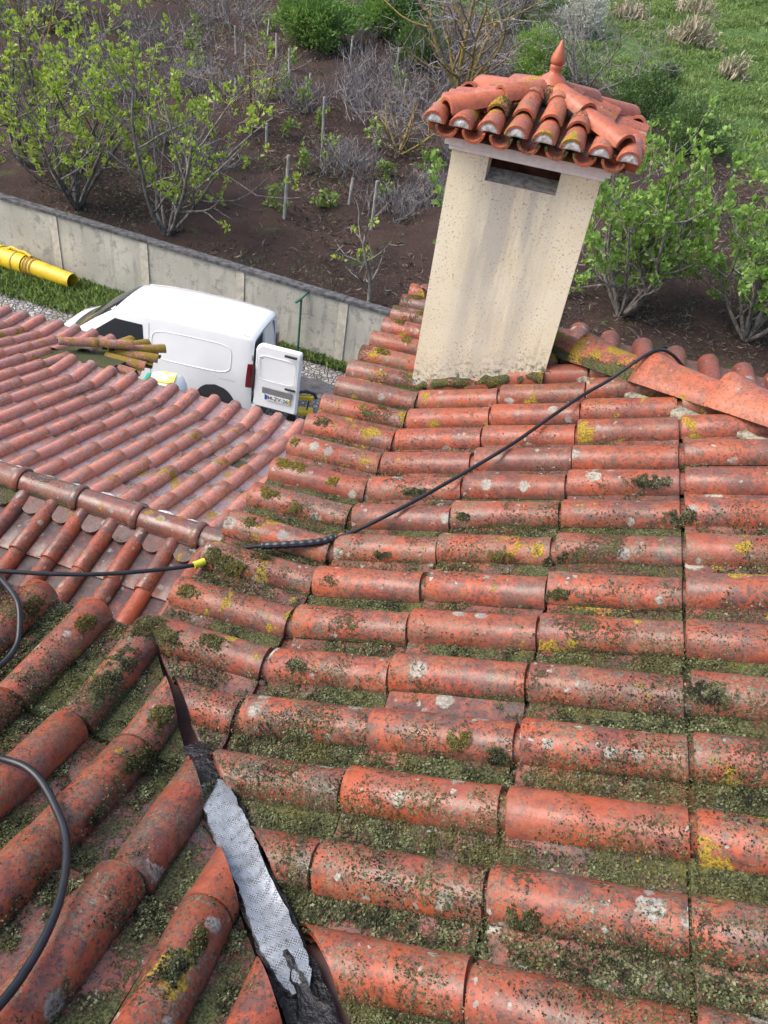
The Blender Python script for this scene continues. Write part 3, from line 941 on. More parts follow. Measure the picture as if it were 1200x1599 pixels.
# ------------------------------------------------------------------ chimney
chim = empty('chimney', (.23, 3.22, -.1))
bpy.context.view_layer.update()
tag(chim, 'cream rendered chimney with a small tiled hip cap and pointed finial', 'chimney')
X0, X1, Y0, Y1, ZT = -.081, .556, 2.80, 3.43, 1.087
OX0, OX1, OZ = .081, .390, 1.026
def wavy_box(a, b, seed):
    return MB().box(a, b)
st = MB()
T_ = .10
st.box((X0, Y0, -.25), (X1, Y0 + T_, OZ - .035))
st.box((X0, Y0, OZ - .035), (OX0, Y0 + T_, ZT)); st.box((OX1, Y0, OZ - .035), (X1, Y0 + T_, ZT))
st.box((X0, Y1 - T_, -.25), (X1, Y1, OZ - .035)); st.box((X0, Y1 - T_, OZ - .035), (OX0, Y1, ZT)); st.box((OX1, Y1 - T_, OZ - .035), (X1, Y1, ZT))
st.box((X0, Y0 + T_, -.25), (X0 + T_, Y1 - T_, ZT)); st.box((X1 - T_, Y0 + T_, -.25), (X1, Y1 - T_, ZT))
o = st.build('stack', M['stucco']); part_of(chim, o)
for y0, y1 in ((Y0, Y0 + T_), (Y1, Y1 - T_)):
    mb = MB(); d = 1 if y1 > y0 else -1
    mb.add([(OX0, y0 + .002*d, OZ - .036), (OX1, y0 + .002*d, OZ - .036), (OX1, y1 + .03*d, OZ - .004), (OX0, y1 + .03*d, OZ - .004), (OX0, y1 + .03*d, OZ - .04), (OX1, y1 + .03*d, OZ - .04)], [(0, 1, 2, 3), (3, 2, 5, 4)])
    part_of(chim, mb.build('sill', M['soot']))
lin = MB().box((X0 + .102, Y0 + .24, .3), (X1 - .102, Y1 - .22, 1.07)).build('flue_lining', M['flue']); part_of(chim, lin)
co = MB()
co.box((X0 - .014, Y0 - .014, ZT), (X1 + .014, Y1 + .014, ZT + .020))
co.box((X0 - .032, Y0 - .032, ZT + .020), (X1 + .032, Y1 + .032, ZT + .062))
part_of(chim, co.build('cornice', M['cornice'], bevel=.003))
CX, CY, CH = .243, 3.105, .425              # cap centre and half size
ZE, ZA = 1.188, 1.300
ZF = 1.345                                  # foot of the finial
capcore = MB().add([(CX-CH+.03, CY-CH+.03, ZT+.062), (CX+CH-.03, CY-CH+.03, ZT+.062), (CX+CH-.03, CY+CH-.03, ZT+.062), (CX-CH+.03, CY+CH-.03, ZT+.062),
                    (CX-CH+.1, CY-CH+.1, ZE+.0), (CX+CH-.1, CY-CH+.1, ZE+.0), (CX+CH-.1, CY+CH-.1, ZE), (CX-CH+.1, CY+CH-.1, ZE), (CX, CY, ZA)],
                   [(0,3,2,1), (0,1,5,4), (1,2,6,5), (2,3,7,6), (3,0,4,7), (4,5,8), (5,6,8), (6,7,8), (7,4,8)])
core = capcore.build('cap_roof', M['tile_clean']); part_of(chim, core); core.color = (.45, .55, .2, .6)
bpy.context.view_layer.update()
cs = math.hypot(CH, ZA - ZE)
cov_w = barrel('cover_tile', .30, .049, .038, math.pi * .95, .010, 8, None, 'tile_clean')
cov_s = barrel('cover_tile', .22, .050, .040, math.pi * .95, .010, 8, None, 'tile_clean')
chan = barrel('channel_tile', .20, .050, .046, math.pi * .95, .010, 8, None, 'tile_clean')
plug = MB()
pv = [(.004, 0, .002)] + [(.004, .042 * math.cos(math.pi * k / 10), .042 * math.sin(math.pi * k / 10)) for k in range(11)]
pv += [(-.004 - .004, 0, .014)] 
plug.add(pv, [(12, k + 2, k + 1) for k in range(10)] + [(0, 12, 1), (0, 11, 12)])
plug_me = make_mesh('mortar_plug', plug.v, plug.f, M['mortar'], True, 80)
for q in range(4):
    rotm = Matrix.Translation((CX, CY, 0)) @ Matrix.Rotation(q * math.pi / 2, 4, 'Z')
    up = Vector((0, CH, ZA - ZE)).normalized()
    r3 = rotm.to_3x3()
    HPL = [((CX, CY, 0), tuple(r3 @ Vector((1, 1, 0)).normalized())), ((CX, CY, 0), tuple(r3 @ Vector((-1, 1, 0)).normalized()))]
    for i in range(8):
        x = -CH + .030 + i * (2 * CH - .06) / 7
        avail = (CH - abs(x))
        base = Vector((x, -CH - .012 + random.gauss(0, .006), ZE + .010 + .004 * math.cos(x * 9)))
        eu = Vector((0, math.cos(rad(9)), math.sin(rad(9))))
        yel = .8 if (q == 0 and 2 <= i <= 5) else .42
        col = rcol(.35 if q == 0 else .1, yel, .2, .25)
        mw = rotm @ frame(base, eu)
        place('cover_tile', cov_s, mw, core, HPL if 0 < i < 7 else (), col) if (0 < i < 7 or q % 2 == 0) else None
        o = place('mortar_plug', plug_me, rotm @ frame(base + eu * .004, eu), core) if (0 < i < 7 or q % 2 == 0) else None
        if avail > .16:
            n = 1 if avail < .3 else 2
            for kk in range(n):
                b2 = base + up * (.15 + .17 * kk) + Vector((0, 0, .006 + .004 * kk))
                if avail - .1 - .17 * kk > .06:
                    place('cover_tile', cov_s if kk else cov_w, rotm @ frame(b2, up), core, HPL, rcol(.4 if q == 0 else .1, yel + .1, .15, .3))
        if i < 7:
            xm = x + (2 * CH - .06) / 14
            b3 = Vector((xm, -CH - .010 + random.gauss(0, .005), ZE + .006))
            m3 = rotm @ frame(b3, eu) @ Matrix.Rotation(math.pi, 4, 'X')
            place('channel_tile', chan, m3, core, (), rcol(.5, .35, .1, .4))
# arrises of the cap
hm = barrel('hip_tile', .29, .054, .043, math.pi, .012, 10, None, 'tile_clean')
for q in range(4):
    a = q * math.pi / 2 + math.pi / 4 + math.pi
    c = Vector((CX + math.cos(a) * CH * math.sqrt(2) * .86, CY + math.sin(a) * CH * math.sqrt(2) * .86, ZE + .046))
    ap = Vector((CX, CY, ZA + .022))
    d = (ap - c).normalized()
    place('hip_tile', hm, frame(c, d), core, (), (.12, .30, .1, .15))
    place('hip_tile', hm, frame(c + d * .265 + Vector((0, 0, .010)), d), core, (), (.2, .55, .1, .3))
fp = [(.075, .02), (.055, .052), (.030, .070), (.027, .082), (.030, .092), (.031, .102), (.027, .110), (.033, .118), (.036, .130), (.032, .150), (.018, .19), (.006, .222), (.001, .228)]
fin = MB().lathe([(r_ * .88, ZF + .01 + (h_ - .02) * .78) for r_, h_ in fp], (CX, CY, 0), 18)
o = fin.build('finial', M['tile_clean'], None, True, 60); part_of(chim, o); o.color = (0, .05, .02, .08)
o = MB().lathe([(.10, ZF - .06), (.085, ZF - .01), (.05, ZF + .018)], (CX, CY, 0), 12).build('finial_bed', M['tile'], None, True, 60); part_of(chim, o); o.color = (.8, .9, .1, .8)
# mossy mortar fillet round the base of the stack
pts = []
for k in range(24):
    x = X0 + .012 + (X1 - X0 - .01) * k / 23
    pts.append((x, Y0 - .004 + random.gauss(0, .005), max(-.05, x * TP) - .030 + random.gauss(0, .009)))
o = MB().tube(pts, [.026 + random.gauss(0, .006) for _ in pts], 7).build('mortar_fillet', M['tile'], None, True, 80); part_of(chim, o); o.color = (.85, .95, .7, .6)
pts = [(X1 + .012 + random.gauss(0, .004), Y0 + .03 * k, (X1 * TP) - .012 + random.gauss(0, .006)) for k in range(9)]
o = MB().tube(pts, [.032 + random.gauss(0, .005) for _ in pts], 7).build('mortar_fillet', M['tile'], None, True, 80); part_of(chim, o); o.color = (.7, .8, .4, .7)

# ------------------------------------------------------------------ lower annexe roof
ann = empty('annexe', (-4, 2.5, ZG))
bpy.context.view_layer.update()
tag(ann, 'low annexe with a wet pinkish tiled roof between the house and van', 'building')
part_of(ann, MB().box((-9, .45, ZG), (-.03, 4.30, -2.15)).build('wall', M['plaster']))
part_of(ann, MB().box((-9, 4.304, ZG), (-3.95, 5.2, -2.15)).build('wall', M['plaster']))
YR, ZR = 2.49, -1.15
T14 = math.tan(rad(14)); c14, s14 = math.cos(rad(14)), math.sin(rad(14))
T15 = math.tan(rad(15)); c15, s15 = math.cos(rad(15)), math.sin(rad(15))
ZC = ZR - .055                              # crest plane at the ridge line
YBB, YAB = 4.35, 5.27                       # flare break lines of the near and the projecting eave
zB, zA = ZC - (YBB - YR) * T14, ZC - (YAB - YR) * T14
far = sheet('roof_slope', [(-.1, YR, ZC - .075), (-9, YR, ZC - .075), (-9, YAB, zA - .075), (-3.9, YAB, zA - .075), (-3.9, YBB, zB - .075), (-.1, YBB, zB - .075)], 'board'); part_of(ann, far)
nea = sheet('roof_slope', [(-.1, YR, ZC - .075), (-.1, .45, ZC - .075 - (YR - .45) * T15), (-9, .45, ZC - .075 - (YR - .45) * T15), (-9, YR, ZC - .075)], 'board'); part_of(ann, nea)
bpy.context.view_layer.update()
RA = .054
f3c, f3s = math.cos(rad(2)), math.sin(rad(2))
FB = .34
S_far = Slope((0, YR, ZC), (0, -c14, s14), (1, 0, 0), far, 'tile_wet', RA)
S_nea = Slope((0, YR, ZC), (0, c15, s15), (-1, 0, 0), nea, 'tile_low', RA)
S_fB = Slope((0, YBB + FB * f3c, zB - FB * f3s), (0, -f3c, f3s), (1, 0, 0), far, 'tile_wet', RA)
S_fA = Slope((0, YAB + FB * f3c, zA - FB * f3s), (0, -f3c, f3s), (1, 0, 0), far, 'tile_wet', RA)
HC = (-3.22, 5.66)                          # outer corner of the projecting eave
HP = Vector((1, -1, 0)).normalized()
LF = .385
for k in range(0, 32):
    x = -.92 - k * W
    isA = x < -3.7
    yb = YAB if isA else YBB
    pl = [((HC[0], HC[1], 0), tuple(HP))] if isA else []
    if True:
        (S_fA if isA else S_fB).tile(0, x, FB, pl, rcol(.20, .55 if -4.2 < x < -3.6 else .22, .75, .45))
    d = -(yb - YR) / c14
    while d < -.05:
        yt = YR - (d + .2) * c14
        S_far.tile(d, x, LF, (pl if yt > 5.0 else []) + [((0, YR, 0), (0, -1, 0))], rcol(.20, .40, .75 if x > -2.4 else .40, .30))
        d += LF
# the projecting corner: short hip with tile ends turned to the right
for i, (tx, ty, ix, iy) in enumerate([(-3.60, 5.72, -3.66, 5.30), (-3.42, 5.74, -3.62, 5.36), (-3.22, 5.72, -3.60, 5.34), (-3.17, 5.50, -3.62, 5.30), (-3.19, 5.30, -3.64, 5.20), (-3.20, 5.12, -3.66, 5.08)]):
    z0 = zA - .045; z1 = zA + .015
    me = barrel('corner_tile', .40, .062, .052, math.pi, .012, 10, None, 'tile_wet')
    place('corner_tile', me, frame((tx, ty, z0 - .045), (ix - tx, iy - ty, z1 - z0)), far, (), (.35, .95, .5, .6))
    if i > 1:
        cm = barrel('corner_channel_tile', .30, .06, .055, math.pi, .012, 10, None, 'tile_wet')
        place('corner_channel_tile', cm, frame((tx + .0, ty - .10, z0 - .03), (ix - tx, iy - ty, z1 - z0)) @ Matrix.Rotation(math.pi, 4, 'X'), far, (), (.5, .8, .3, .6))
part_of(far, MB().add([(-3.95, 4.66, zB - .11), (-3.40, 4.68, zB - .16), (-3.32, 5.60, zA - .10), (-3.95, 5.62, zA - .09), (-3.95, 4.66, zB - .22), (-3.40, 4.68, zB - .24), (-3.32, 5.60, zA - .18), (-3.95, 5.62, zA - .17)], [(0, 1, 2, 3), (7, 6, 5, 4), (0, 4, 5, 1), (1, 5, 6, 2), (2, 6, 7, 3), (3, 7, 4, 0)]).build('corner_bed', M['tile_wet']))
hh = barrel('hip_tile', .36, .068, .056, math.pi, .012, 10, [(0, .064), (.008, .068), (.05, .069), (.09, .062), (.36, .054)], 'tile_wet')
for k in range(2):
    p0 = Vector((HC[0] - .20 - k * .24, HC[1] - .20 - k * .24, zA + .00 + .01 + (.0 + k * .24) * T14))
    place('hip_tile', hh, frame(p0, (-1, -1, T14)), far, (), (.3, .75, .8, .6))
# near slope under the ridge
for k in range(0, 26):
    x = -.86 - k * W
    for i in range(4):
        d = -.10 - (i + 1) * .36
        S_nea.tile(d, -x, .36, (), rcol(.18, .22, .35, .75))
rid = empty('ridge', (-2, YR, ZR)); part_of(ann, rid)
bpy.context.view_layer.update()
rt = barrel('ridge_tile', .43, .088, .080, math.pi * 1.02, .012, 14, [(0, .090), (.01, .096), (.035, .097), (.05, .089), (.06, .084), (.43, .080)], 'tile_ridge')
for k in range(14):
    x = -.30 - k * .404
    place('ridge_tile', rt, frame((x, YR + random.gauss(0, .003), ZR - .088), (-1, 0, random.gauss(0, .006))), rid, (), rcol(.38, .40, .75, 1.))
# tongue-ended closure tiles between the rolls, and flat stones bedded on the other side
def tongue_mesh():
    V = []; n = 8; w = .060; l = .13
    top = [(0, -w), (l * .55, -w)] + [(l * .55 + .05 * math.sin(math.pi * k / n), -w * math.cos(math.pi * k / n)) for k in range(1, n)] + [(l * .55, w), (0, w)]
    V = [(x, y, .012) for x, y in top] + [(x, y, -.012) for x, y in top]; m = len(top)
    F = [tuple(range(m)), tuple(range(2*m-1, m-1, -1))] + [(i, m + i, m + (i+1) % m, (i+1) % m) for i in range(m)]
    me = make_mesh('closure_tile', V, F, M['tile_ridge'], False)
    bm = bmesh.new(); bm.from_mesh(me); bmesh.ops.recalc_face_normals(bm, faces=bm.faces[:]); bm.to_mesh(me); bm.free()
    return me
tm = tongue_mesh()
for k in range(24):
    x = -.86 - k * W - W / 2
    p = Vector((x, YR - .075, ZC - .035 - .02))
    place('closure_tile', tm, frame(p, (random.gauss(0, .04), -c15, -s15 - .05)), rid, (), rcol(.25, .45, .35, 1.))
    x2 = -.86 - k * W
    place('closure_roll', barrel('closure_roll', .10, .056, .052, math.pi, .010, 8, None, 'tile_ridge'), frame((x2, YR - .155, ZC - .062 - .04), (0, c15, s15 + .1)), rid, (), rcol(.2, .4, .3, .95))
    if k % 1 == 0:
        c = (-.92 - k * W - W / 2 + random.gauss(0, .02), YR + .115, ZC - .052)
        s = random.uniform(.045, .062)
        lu = MB().lathe([(s * .7, -.012), (s, .0), (s * .9, .012), (s * .35, .018)], (0, 0, 0), 10).build('bedding_lump', M['mortar'] if k % 3 else M['bed'], None, True, 70)
        lu.matrix_world = Matrix.Translation(c) @ Matrix.Rotation(-rad(14), 4, 'X') @ Matrix.Diagonal((1.15, .7, 1, 1)); part_of(rid, lu)

# ------------------------------------------------------------------ hoses
def smooth_path(P, n=12):
    P = [np.array(p, float) for p in P]; out = []
    for i in range(len(P) - 1):
        p0 = P[max(i-1, 0)]; p1 = P[i]; p2 = P[i+1]; p3 = P[min(i+2, len(P)-1)]
        for k in range(n):
            t = k / n
            out.append(.5 * ((2*p1) + (-p0+p2)*t + (2*p0-5*p1+4*p2-p3)*t*t + (-p0+3*p1-3*p2+p3)*t**3))
    out.append(P[-1]); return out
def hose_thing(label, pts, r):
    pts = smooth_path(pts)
    root = empty('hose', tuple(pts[0])); bpy.context.view_layer.update()
    tag(root, label, 'hose', 'black hoses on the roof')
    part_of(root, MB().tube(pts, r, 9).build('hose_pipe', M['hose'], None, True, 60))
    return root, pts
main_pts = [(1.26, 3.05, .25), (1.16, 2.90, .36), (1.07, 2.77, .455), (1.00, 2.685, .492), (.93, 2.62, .455), (.83, 2.535, .365), (.74, 2.44, .312), (.63, 2.26, .264), (.50, 2.02, .218), (.30, 1.735, .140), (.15, 1.55, .078), (.03, 1.435, .026), (-.06, 1.375, .000), (-.16, 1.335, -.018), (-.27, 1.300, -.040), (-.36, 1.235, -.052), (-.42, 1.135, -.050), (-.52, 1.045, -.040), (-.66, .945, -.030), (-.80, .862, -.015), (-.95, .79, .0), (-1.2, .66, .03)]
hr, hp = hose_thing('black hose from the hip across the tiles to the left edge', main_pts, .0075)
# ribbed sleeve and yellow collar
seg = smooth_path([(.00, 1.415, .016), (-.06, 1.375, .001), (-.16, 1.335, -.017), (-.25, 1.308, -.036)], 14)
rr = [.0125 + (.0022 if k % 4 < 2 else 0) for k in range(len(seg))]
part_of(hr, MB().tube(seg, rr, 10).build('ribbed_sleeve', M['hose'], None, True, 30))
part_of(hr, MB().tube([(-.403, 1.160, -.050), (-.414, 1.142, -.050), (-.426, 1.126, -.0495)], .0135, 12).build('collar', M['hose_yellow'], None, True, 40))
n15 = .012
hose_thing('black hose loop lying over the mossy rolls at lower left', [(-.62, .12, .125), (-.50, .155, .118), (-.42, .170, .112), (-.36, .168, .116), (-.30, .145, .122), (-.225, .095, .135), (-.165, .045, .155), (-.115, -.015, .185), (-.075, -.08, .212), (-.045, -.15, .238), (-.025, -.235, .268), (-.02, -.32, .300), (-.04, -.45, .35), (-.1, -.6, .41)], .0090)
hose_thing('short black hose curl dropping between rolls at the left edge', [(-1.15, .80, -.03), (-1.03, .80, -.02), (-.95, .782, -.012), (-.87, .742, .000), (-.80, .695, .004), (-.755, .640, -.012), (-.72, .575, -.030), (-.715, .50, -.035), (-.73, .40, -.015)], .0090)

# ------------------------------------------------------------------ boundary wall
wall = empty('boundary_wall', (-6, 15.18, ZG), math.atan(-.098))
bpy.context.view_layer.update()
tag(wall, 'long grey stained concrete boundary wall with dark capping behind the van', 'wall')
HWALL = 1.59
bays = []
x = -16.0
joints = [-17.4, -14.75, -12.1, -9.45, -6.8, -4.15, -1.5, 1.15, 3.8, 6.45, 9.1]
# local x along the wall, measured from x=-6
loc = [j + 6 for j in joints]
for a, b in zip(loc[:-1], loc[1:]):
    o = MB().box((a + .11, -.02, 0), (b - .11, .12, HWALL - .02)).build('wall_panel', M['wall']); o.parent = wall
for a in loc:
    o = MB().box((a - .107, -.045, 0), (a + .107, .14, HWALL - .005)).build('pillar', M['pillar']); o.parent = wall
for a, b in zip(loc[:-1], loc[1:]):
    o = MB().box((a + .003, -.075, HWALL), (b - .003, .18, HWALL + .075)).build('capping', M['wall_cap'], bevel=.012); o.parent = wall

# green pole by the wall
pole = empty('fence_pole', (-5.16, 14.93, ZG)); bpy.context.view_layer.update()
tag(pole, 'green metal pole with an angled top arm in front of the wall', 'pole')
MB().tube([(0, 0, 0), (0, 0, 1.42)], .028, 8).build('shaft', M['green'], pole, True)
MB().tube([(-.09, -.12, 1.36), (0, 0, 1.44), (.10, .14, 1.58)], .03, 8).build('arm', M['green'], pole, True)

# yellow chute sections lying on the grass
ch = empty('debris_chute', (-12.25, 15.30, ZG + .27), rad(-8)); bpy.context.view_layer.update()
tag(ch, 'yellow plastic rubble chute lying on the grass against the wall', 'chute')
def ring_tube(x0, x1, r0, r1, name, parent):
    mb = MB(); V = []; F = []; n = 22
    for x, r in ((x0, r0), (x1, r1), (x1, r1 - .012), (x0, r0 - .012)):
        for k in range(n):
            t = 2*math.pi*k/n; V.append((x, r*math.cos(t), r*math.sin(t)))
    for i in range(4):
        for k in range(n):
            a = i*n+k; b = i*n+(k+1)%n; c = ((i+1)%4)*n+(k+1)%n; d = ((i+1)%4)*n+k
            F.append((a, b, c, d))
    return mb.add(V, F).build(name, M['yellow'], parent, True, 40)
ring_tube(-1.2, .95, .26, .185, 'chute_section', ch)
ring_tube(-1.32, -.55, .275, .262, 'chute_section', ch)
ring_tube(-1.36, -1.27, .295, .295, 'rim', ch)
ring_tube(-.62, -.50, .268, .268, 'rim', ch)
for k, x in enumerate((-.80, -.42, -.33, -.22)):
    ring_tube(x - .012, x + .012, .29 - .036 * (x + 1.2) + .0 , .29 - .036 * (x + 1.2), 'strap', ch).data.materials[0] = M['rope']
MB().tube([(-1.1, .0, .27), (-.95, .02, .34), (-.75, .03, .30), (-.55, .03, .32), (-.35, .02, .26)], .035, 7).build('handle', M['yellow'], ch, True)

# ------------------------------------------------------------------ van
VL, VW, VH = 1.01, .93, 1.06
van = empty('van', (-4.92, 12.42, ZG), 3.235); bpy.context.view_layer.update()
tag(van, 'white panel van with a rear door open parked beside the wall', 'van')
vx = np.array([0, .06, .25, .8, 1.6, 2.2, 2.62, 2.85, 3.2, 3.52, 3.75, 3.9, 4.15, 4.3, 4.38])
vh = np.array([1.74, 1.785, 1.81, 1.835, 1.845, 1.835, 1.80, 1.755, 1.54, 1.315, 1.145, 1.085, 1.00, .88, .70])
vw = np.array([.885, .905, .92, .925, .925, .925, .922, .92, .915, .91, .905, .885, .83, .76, .68])
vt = np.array([.745, .765, .78, .79, .79, .785, .77, .755, .77, .80, .80, .77, .72, .64, .56])
def vpar(x): return np.interp(x, vx, vh), np.interp(x, vx, vw), np.interp(x, vx, vt)
def halfw(x, z):
    h, w, t = vpar(x)
    zb = min(1.02, h - .12)
    if z <= .45: return w * (.95 + .05 * max(0, (z - .2) / .25))
    if z <= zb: return w
    f = (z - zb) / max(.02, (h - .09 - zb))
    return w + (t - w) * min(1, f) ** 1.25
def ring(x):
    h, w, t = vpar(x); pts = []
    for z in [.26, .34, .45, .62, .8, .95]:
        zz = min(z, h - .16 + z * .02); pts.append((halfw(x, zz), zz))
    zb = max(.98, 0) if h > 1.2 else h - .14
    for f in (.0, .2, .4, .6, .8, 1.):
        zz = zb + (h - .10 - zb) * f; pts.append((halfw(x, zz), zz))
    te = halfw(x, h - .10)
    pts += [(te * .985, h - .065), (te * .95, h - .035), (te * .86, h - .012), (te * .6, h + .004), (te * .3, h + .012), (0, h + .014)]
    return pts
xs = np.unique(np.concatenate([vx, np.linspace(0, 4.38, 36)]))
G = []
for x in xs:
    p = ring(x)
    row = [(x * VL, y * VW, z * VH) for y, z in p] + [(x * VL, -y * VW, z * VH) for y, z in p[-2::-1]]
    G.append(row)
mb = MB().grid(G)
nq = len(G[0]); mb.f.append(tuple((len(G) - 1) * nq + i for i in range(nq)))
body = mb.build('body', M['van'], van, True, 45)
def side_patch(name, x0f, x1f, z0, z1, off, mat, parent, nx=10, nz=6, sgn=1):
    G = []
    for i in range(nz + 1):
        z = z0 + (z1 - z0) * i / nz; f = i / nz
        a, b = x0f(f), x1f(f); G.append([(x * VL, sgn * (halfw(x, z) + off) * VW, z * VH) for x in np.linspace(a, b, nx + 1)])
    return MB().grid(G).build(name, M[mat], parent, True)
for sgn in (1, -1):
    side_patch('side_window', lambda f: 2.16 + .05 * f, lambda f: 3.50 - .72 * f, 1.09, 1.60, .006, 'glass', body, sgn=sgn)
    o = side_patch('wheel_well', lambda f: .73 - .42 * math.sqrt(max(0, 1 - f * f)), lambda f: .73 + .42 * math.sqrt(max(0, 1 - f * f)), .34, .76, .004, 'dark', body, 12, 10, sgn)
    o = side_patch('wheel_well', lambda f: 3.5 - .42 * math.sqrt(max(0, 1 - f * f)), lambda f: 3.5 + .42 * math.sqrt(max(0, 1 - f * f)), .34, .76, .004, 'dark', body, 12, 10, sgn)
    for ax in (.73, 3.5):
        w = empty('wheel', (ax * VL, sgn * .80 * VW, .33), 0, van)
        MB().lathe([(.20, -.11), (.30, -.115), (.325, -.09), (.325, .09), (.30, .115), (.20, .11)], (0, 0, 0), 24, 'y').build('tyre', M['rubber'], w, True, 40)
        MB().lathe([(.20, -.10), (.20, .09), (.10, .11), (.03, .115)], (0, 0, 0), 20, 'y').build('rim', M['steel'], w, True, 40)
    # pressed panel outline: a raised rounded frame
    pts = []
    n = 40
    for k in range(n + 1):
        t = 2 * math.pi * k / n
        c_, s_ = math.cos(t), math.sin(t); e = .42
        x = 1.22 + .80 * math.copysign(abs(c_) ** e, c_); z = 1.30 + .27 * math.copysign(abs(s_) ** e, s_)
        pts.append((x * VL, sgn * (halfw(x, z) + .001) * VW, z * VH))
    MB().tube(pts, .009, 6, False).build('panel_moulding', M['van'], body, True, 80)
    pts = [((2.05 + .03 * f) * VL, sgn * (halfw(2.05, .45 + f * 1.2) + .0005) * VW, (.45 + f * 1.2) * VH) for f in np.linspace(0, 1, 12)]
    MB().tube(pts, .004, 5).build('door_seam', M['black'], body, True)
    side_patch('door_handle', lambda f: 2.12, lambda f: 2.30, .98, 1.02, .016, 'van', body, sgn=sgn)
    o = side_patch('tail_lamp', lambda f: .0, lambda f: .12 - .03 * f, .84, 1.30, .010, 'red', body, 3, 6, sgn)
    MB().add([(-.012 * VL, sgn * .925 * VW, .84 * VH), (-.012 * VL, sgn * .78 * VW, .84 * VH), (-.012 * VL, sgn * .78 * VW, 1.28 * VH), (-.012 * VL, sgn * .915 * VW, 1.30 * VH)], [(0, 1, 2, 3)]).build('tail_lamp', M['red'], body)
    side_patch('filler_seam', lambda f: .32, lambda f: .66, .90, .906, .002, 'steel', body, 4, 1, sgn)
    MB().tube([(3.25 * VL, sgn * .90 * VW, 1.1 * VH), (3.22 * VL, sgn * 1.04 * VW, 1.14 * VH)], [.04, .08], 8).build('mirror', M['black'], van, True)
# windscreen with dark cowl
G = []
for f in np.linspace(0, 1, 8):
    x = 2.80 + (3.76 - 2.80) * f; h, w, t = vpar(x)
    hw = (t - .02) * .98
    G.append([(x * VL + .012, y * VW, (h + .022 - .05 * (y / hw) ** 4) * VH) for y in np.linspace(-hw, hw, 12)])
MB().grid(G).build('windscreen', M['glass'], body, True)
G = []
for f in np.linspace(0, 1, 4):
    x = 3.70 + .17 * f; h, w, t = vpar(x)
    G.append([(x * VL + .012 - .10 * (y / .78) ** 2, y * VW, (h + .028 - .04 * (y / .78) ** 4) * VH) for y in np.linspace(-.78, .78, 12)])
MB().grid(G).build('cowl', M['black'], body, True)
# load bay seen through the open doorway
MB().box((.08, -.70 * VW, .50), (1.9, .74 * VW, 1.62 * VH)).build('load_bay', M['dark'], van)
rf = ring(0)
fr = MB()
ro = [(0, y * VW, z * VH) for y, z in rf] + [(0, -y * VW, z * VH) for y, z in rf[-2::-1]]
ri = [(0.0, p[1] * .90, .42 + (p[2] - .42) * .93) for p in ro]
nn = len(ro)
fr.add([(p[0] - .0, p[1], p[2]) for p in ro] + [(p[0] + .03, p[1], p[2]) for p in ri], [(i, i + 1, nn + i + 1, nn + i) for i in range(nn - 1)])
fr.build('door_frame', M['van'], van, True, 50)
MB().box((-.10, -.88 * VW, .28), (.02, .88 * VW, .52)).build('bumper', M['van'], van, bevel=.03)
MB().box((-.115, -.6 * VW, .40), (-.10, .6 * VW, .47)).build('bumper_step', M['black'], van)
# closed right hand rear door
def door_panel(w0, w1, z0, z1, name, parent):
    """upright rounded panel in the yz plane, thickness along x"""
    n = 9; out = []
    for (cy, cz, r, a0) in ((w1 - .05, z0 + .05, .05, -90), (w1 - .16, z1 - .14, .14, 0), (w0 + .05, z1 - .05, .05, 90), (w0 + .05, z0 + .05, .05, 180)):
        for k in range(n + 1):
            t = rad(a0 + 90 * k / n); out.append((cy + r * math.cos(t) * (1.1 if r > .1 else 1), cz + r * math.sin(t)))
    m = len(out)
    ins = [((y - (w0+w1)/2) * .93 + (w0+w1)/2, (z - (z0+z1)/2) * .95 + (z0+z1)/2) for y, z in out]
    def tumble(z): return .11 * max(0, (z - 1.05) / .8) ** 1.3
    V = [(tumble(z) + .03, y, z) for y, z in out] + [(tumble(z) - .008, y, z) for y, z in ins] + [(tumble(z) + .07, y, z) for y, z in out]
    F = [(i, (i+1) % m, m + (i+1) % m, m + i) for i in range(m)] + [tuple(range(m, 2*m))] + [(i, 2*m + i, 2*m + (i+1) % m, (i+1) % m) for i in range(m)] + [tuple(range(3*m - 1, 2*m - 1, -1))]
    mb = MB().add(V, F); o = mb.build(name, M['van'], parent, True, 35); return o
dr = door_panel(-.84 * VW, -.02, .52, 1.72 * VH, 'rear_door', van); dr.location = (-.02, 0, 0)
# open left hand rear door, hinged at the near corner
hinge = empty('open_rear_door', (-.015, .90 * VW, 0), rad(-94), van)
# local: door lies in its own yz plane with y from 0 (hinge) to -.92
dl = door_panel(-.94, -.02, .52, 1.72 * VH, 'door_panel', hinge)
dl.data.transform(Matrix.Diagonal((1, -1, 1, 1)) @ Matrix.Identity(4)); dl.data.flip_normals()
dl.data.transform(Matrix.Diagonal((1, -1, 1, 1)))
dl.data.flip_normals()
MB().tube([( -.010, -.14, 1.60), (-.010, -.22, 1.60), (-.008, -.22, 1.60)], .006, 5).build('seam', M['black'], hinge)
pts = []
for k in range(37):
    t = 2 * math.pi * k / 36; c_, s_ = math.cos(t), math.sin(t); e = .35
    y = -.48 + .37 * math.copysign(abs(c_) ** e, c_); z = 1.38 + .24 * math.copysign(abs(s_) ** e, s_)
    pts.append((-.008 + .11 * max(0, (z - 1.05) / .8) ** 1.3, y, z))
MB().tube(pts, .007, 6, False).build('panel_moulding', M['van'], hinge, True, 80)
MB().box((-.03, -.90, 1.045), (.0, -.68, 1.085)).build('handle', M['black'], hinge, bevel=.008)
MB().box((-.02, -.88, 1.735), (.03, -.64, 1.765)).build('brake_lamp', M['black'], hinge)
MB().box((-.018, -.83, .86), (.0, -.22, .985)).build('plate_recess', M['steel'], hinge)
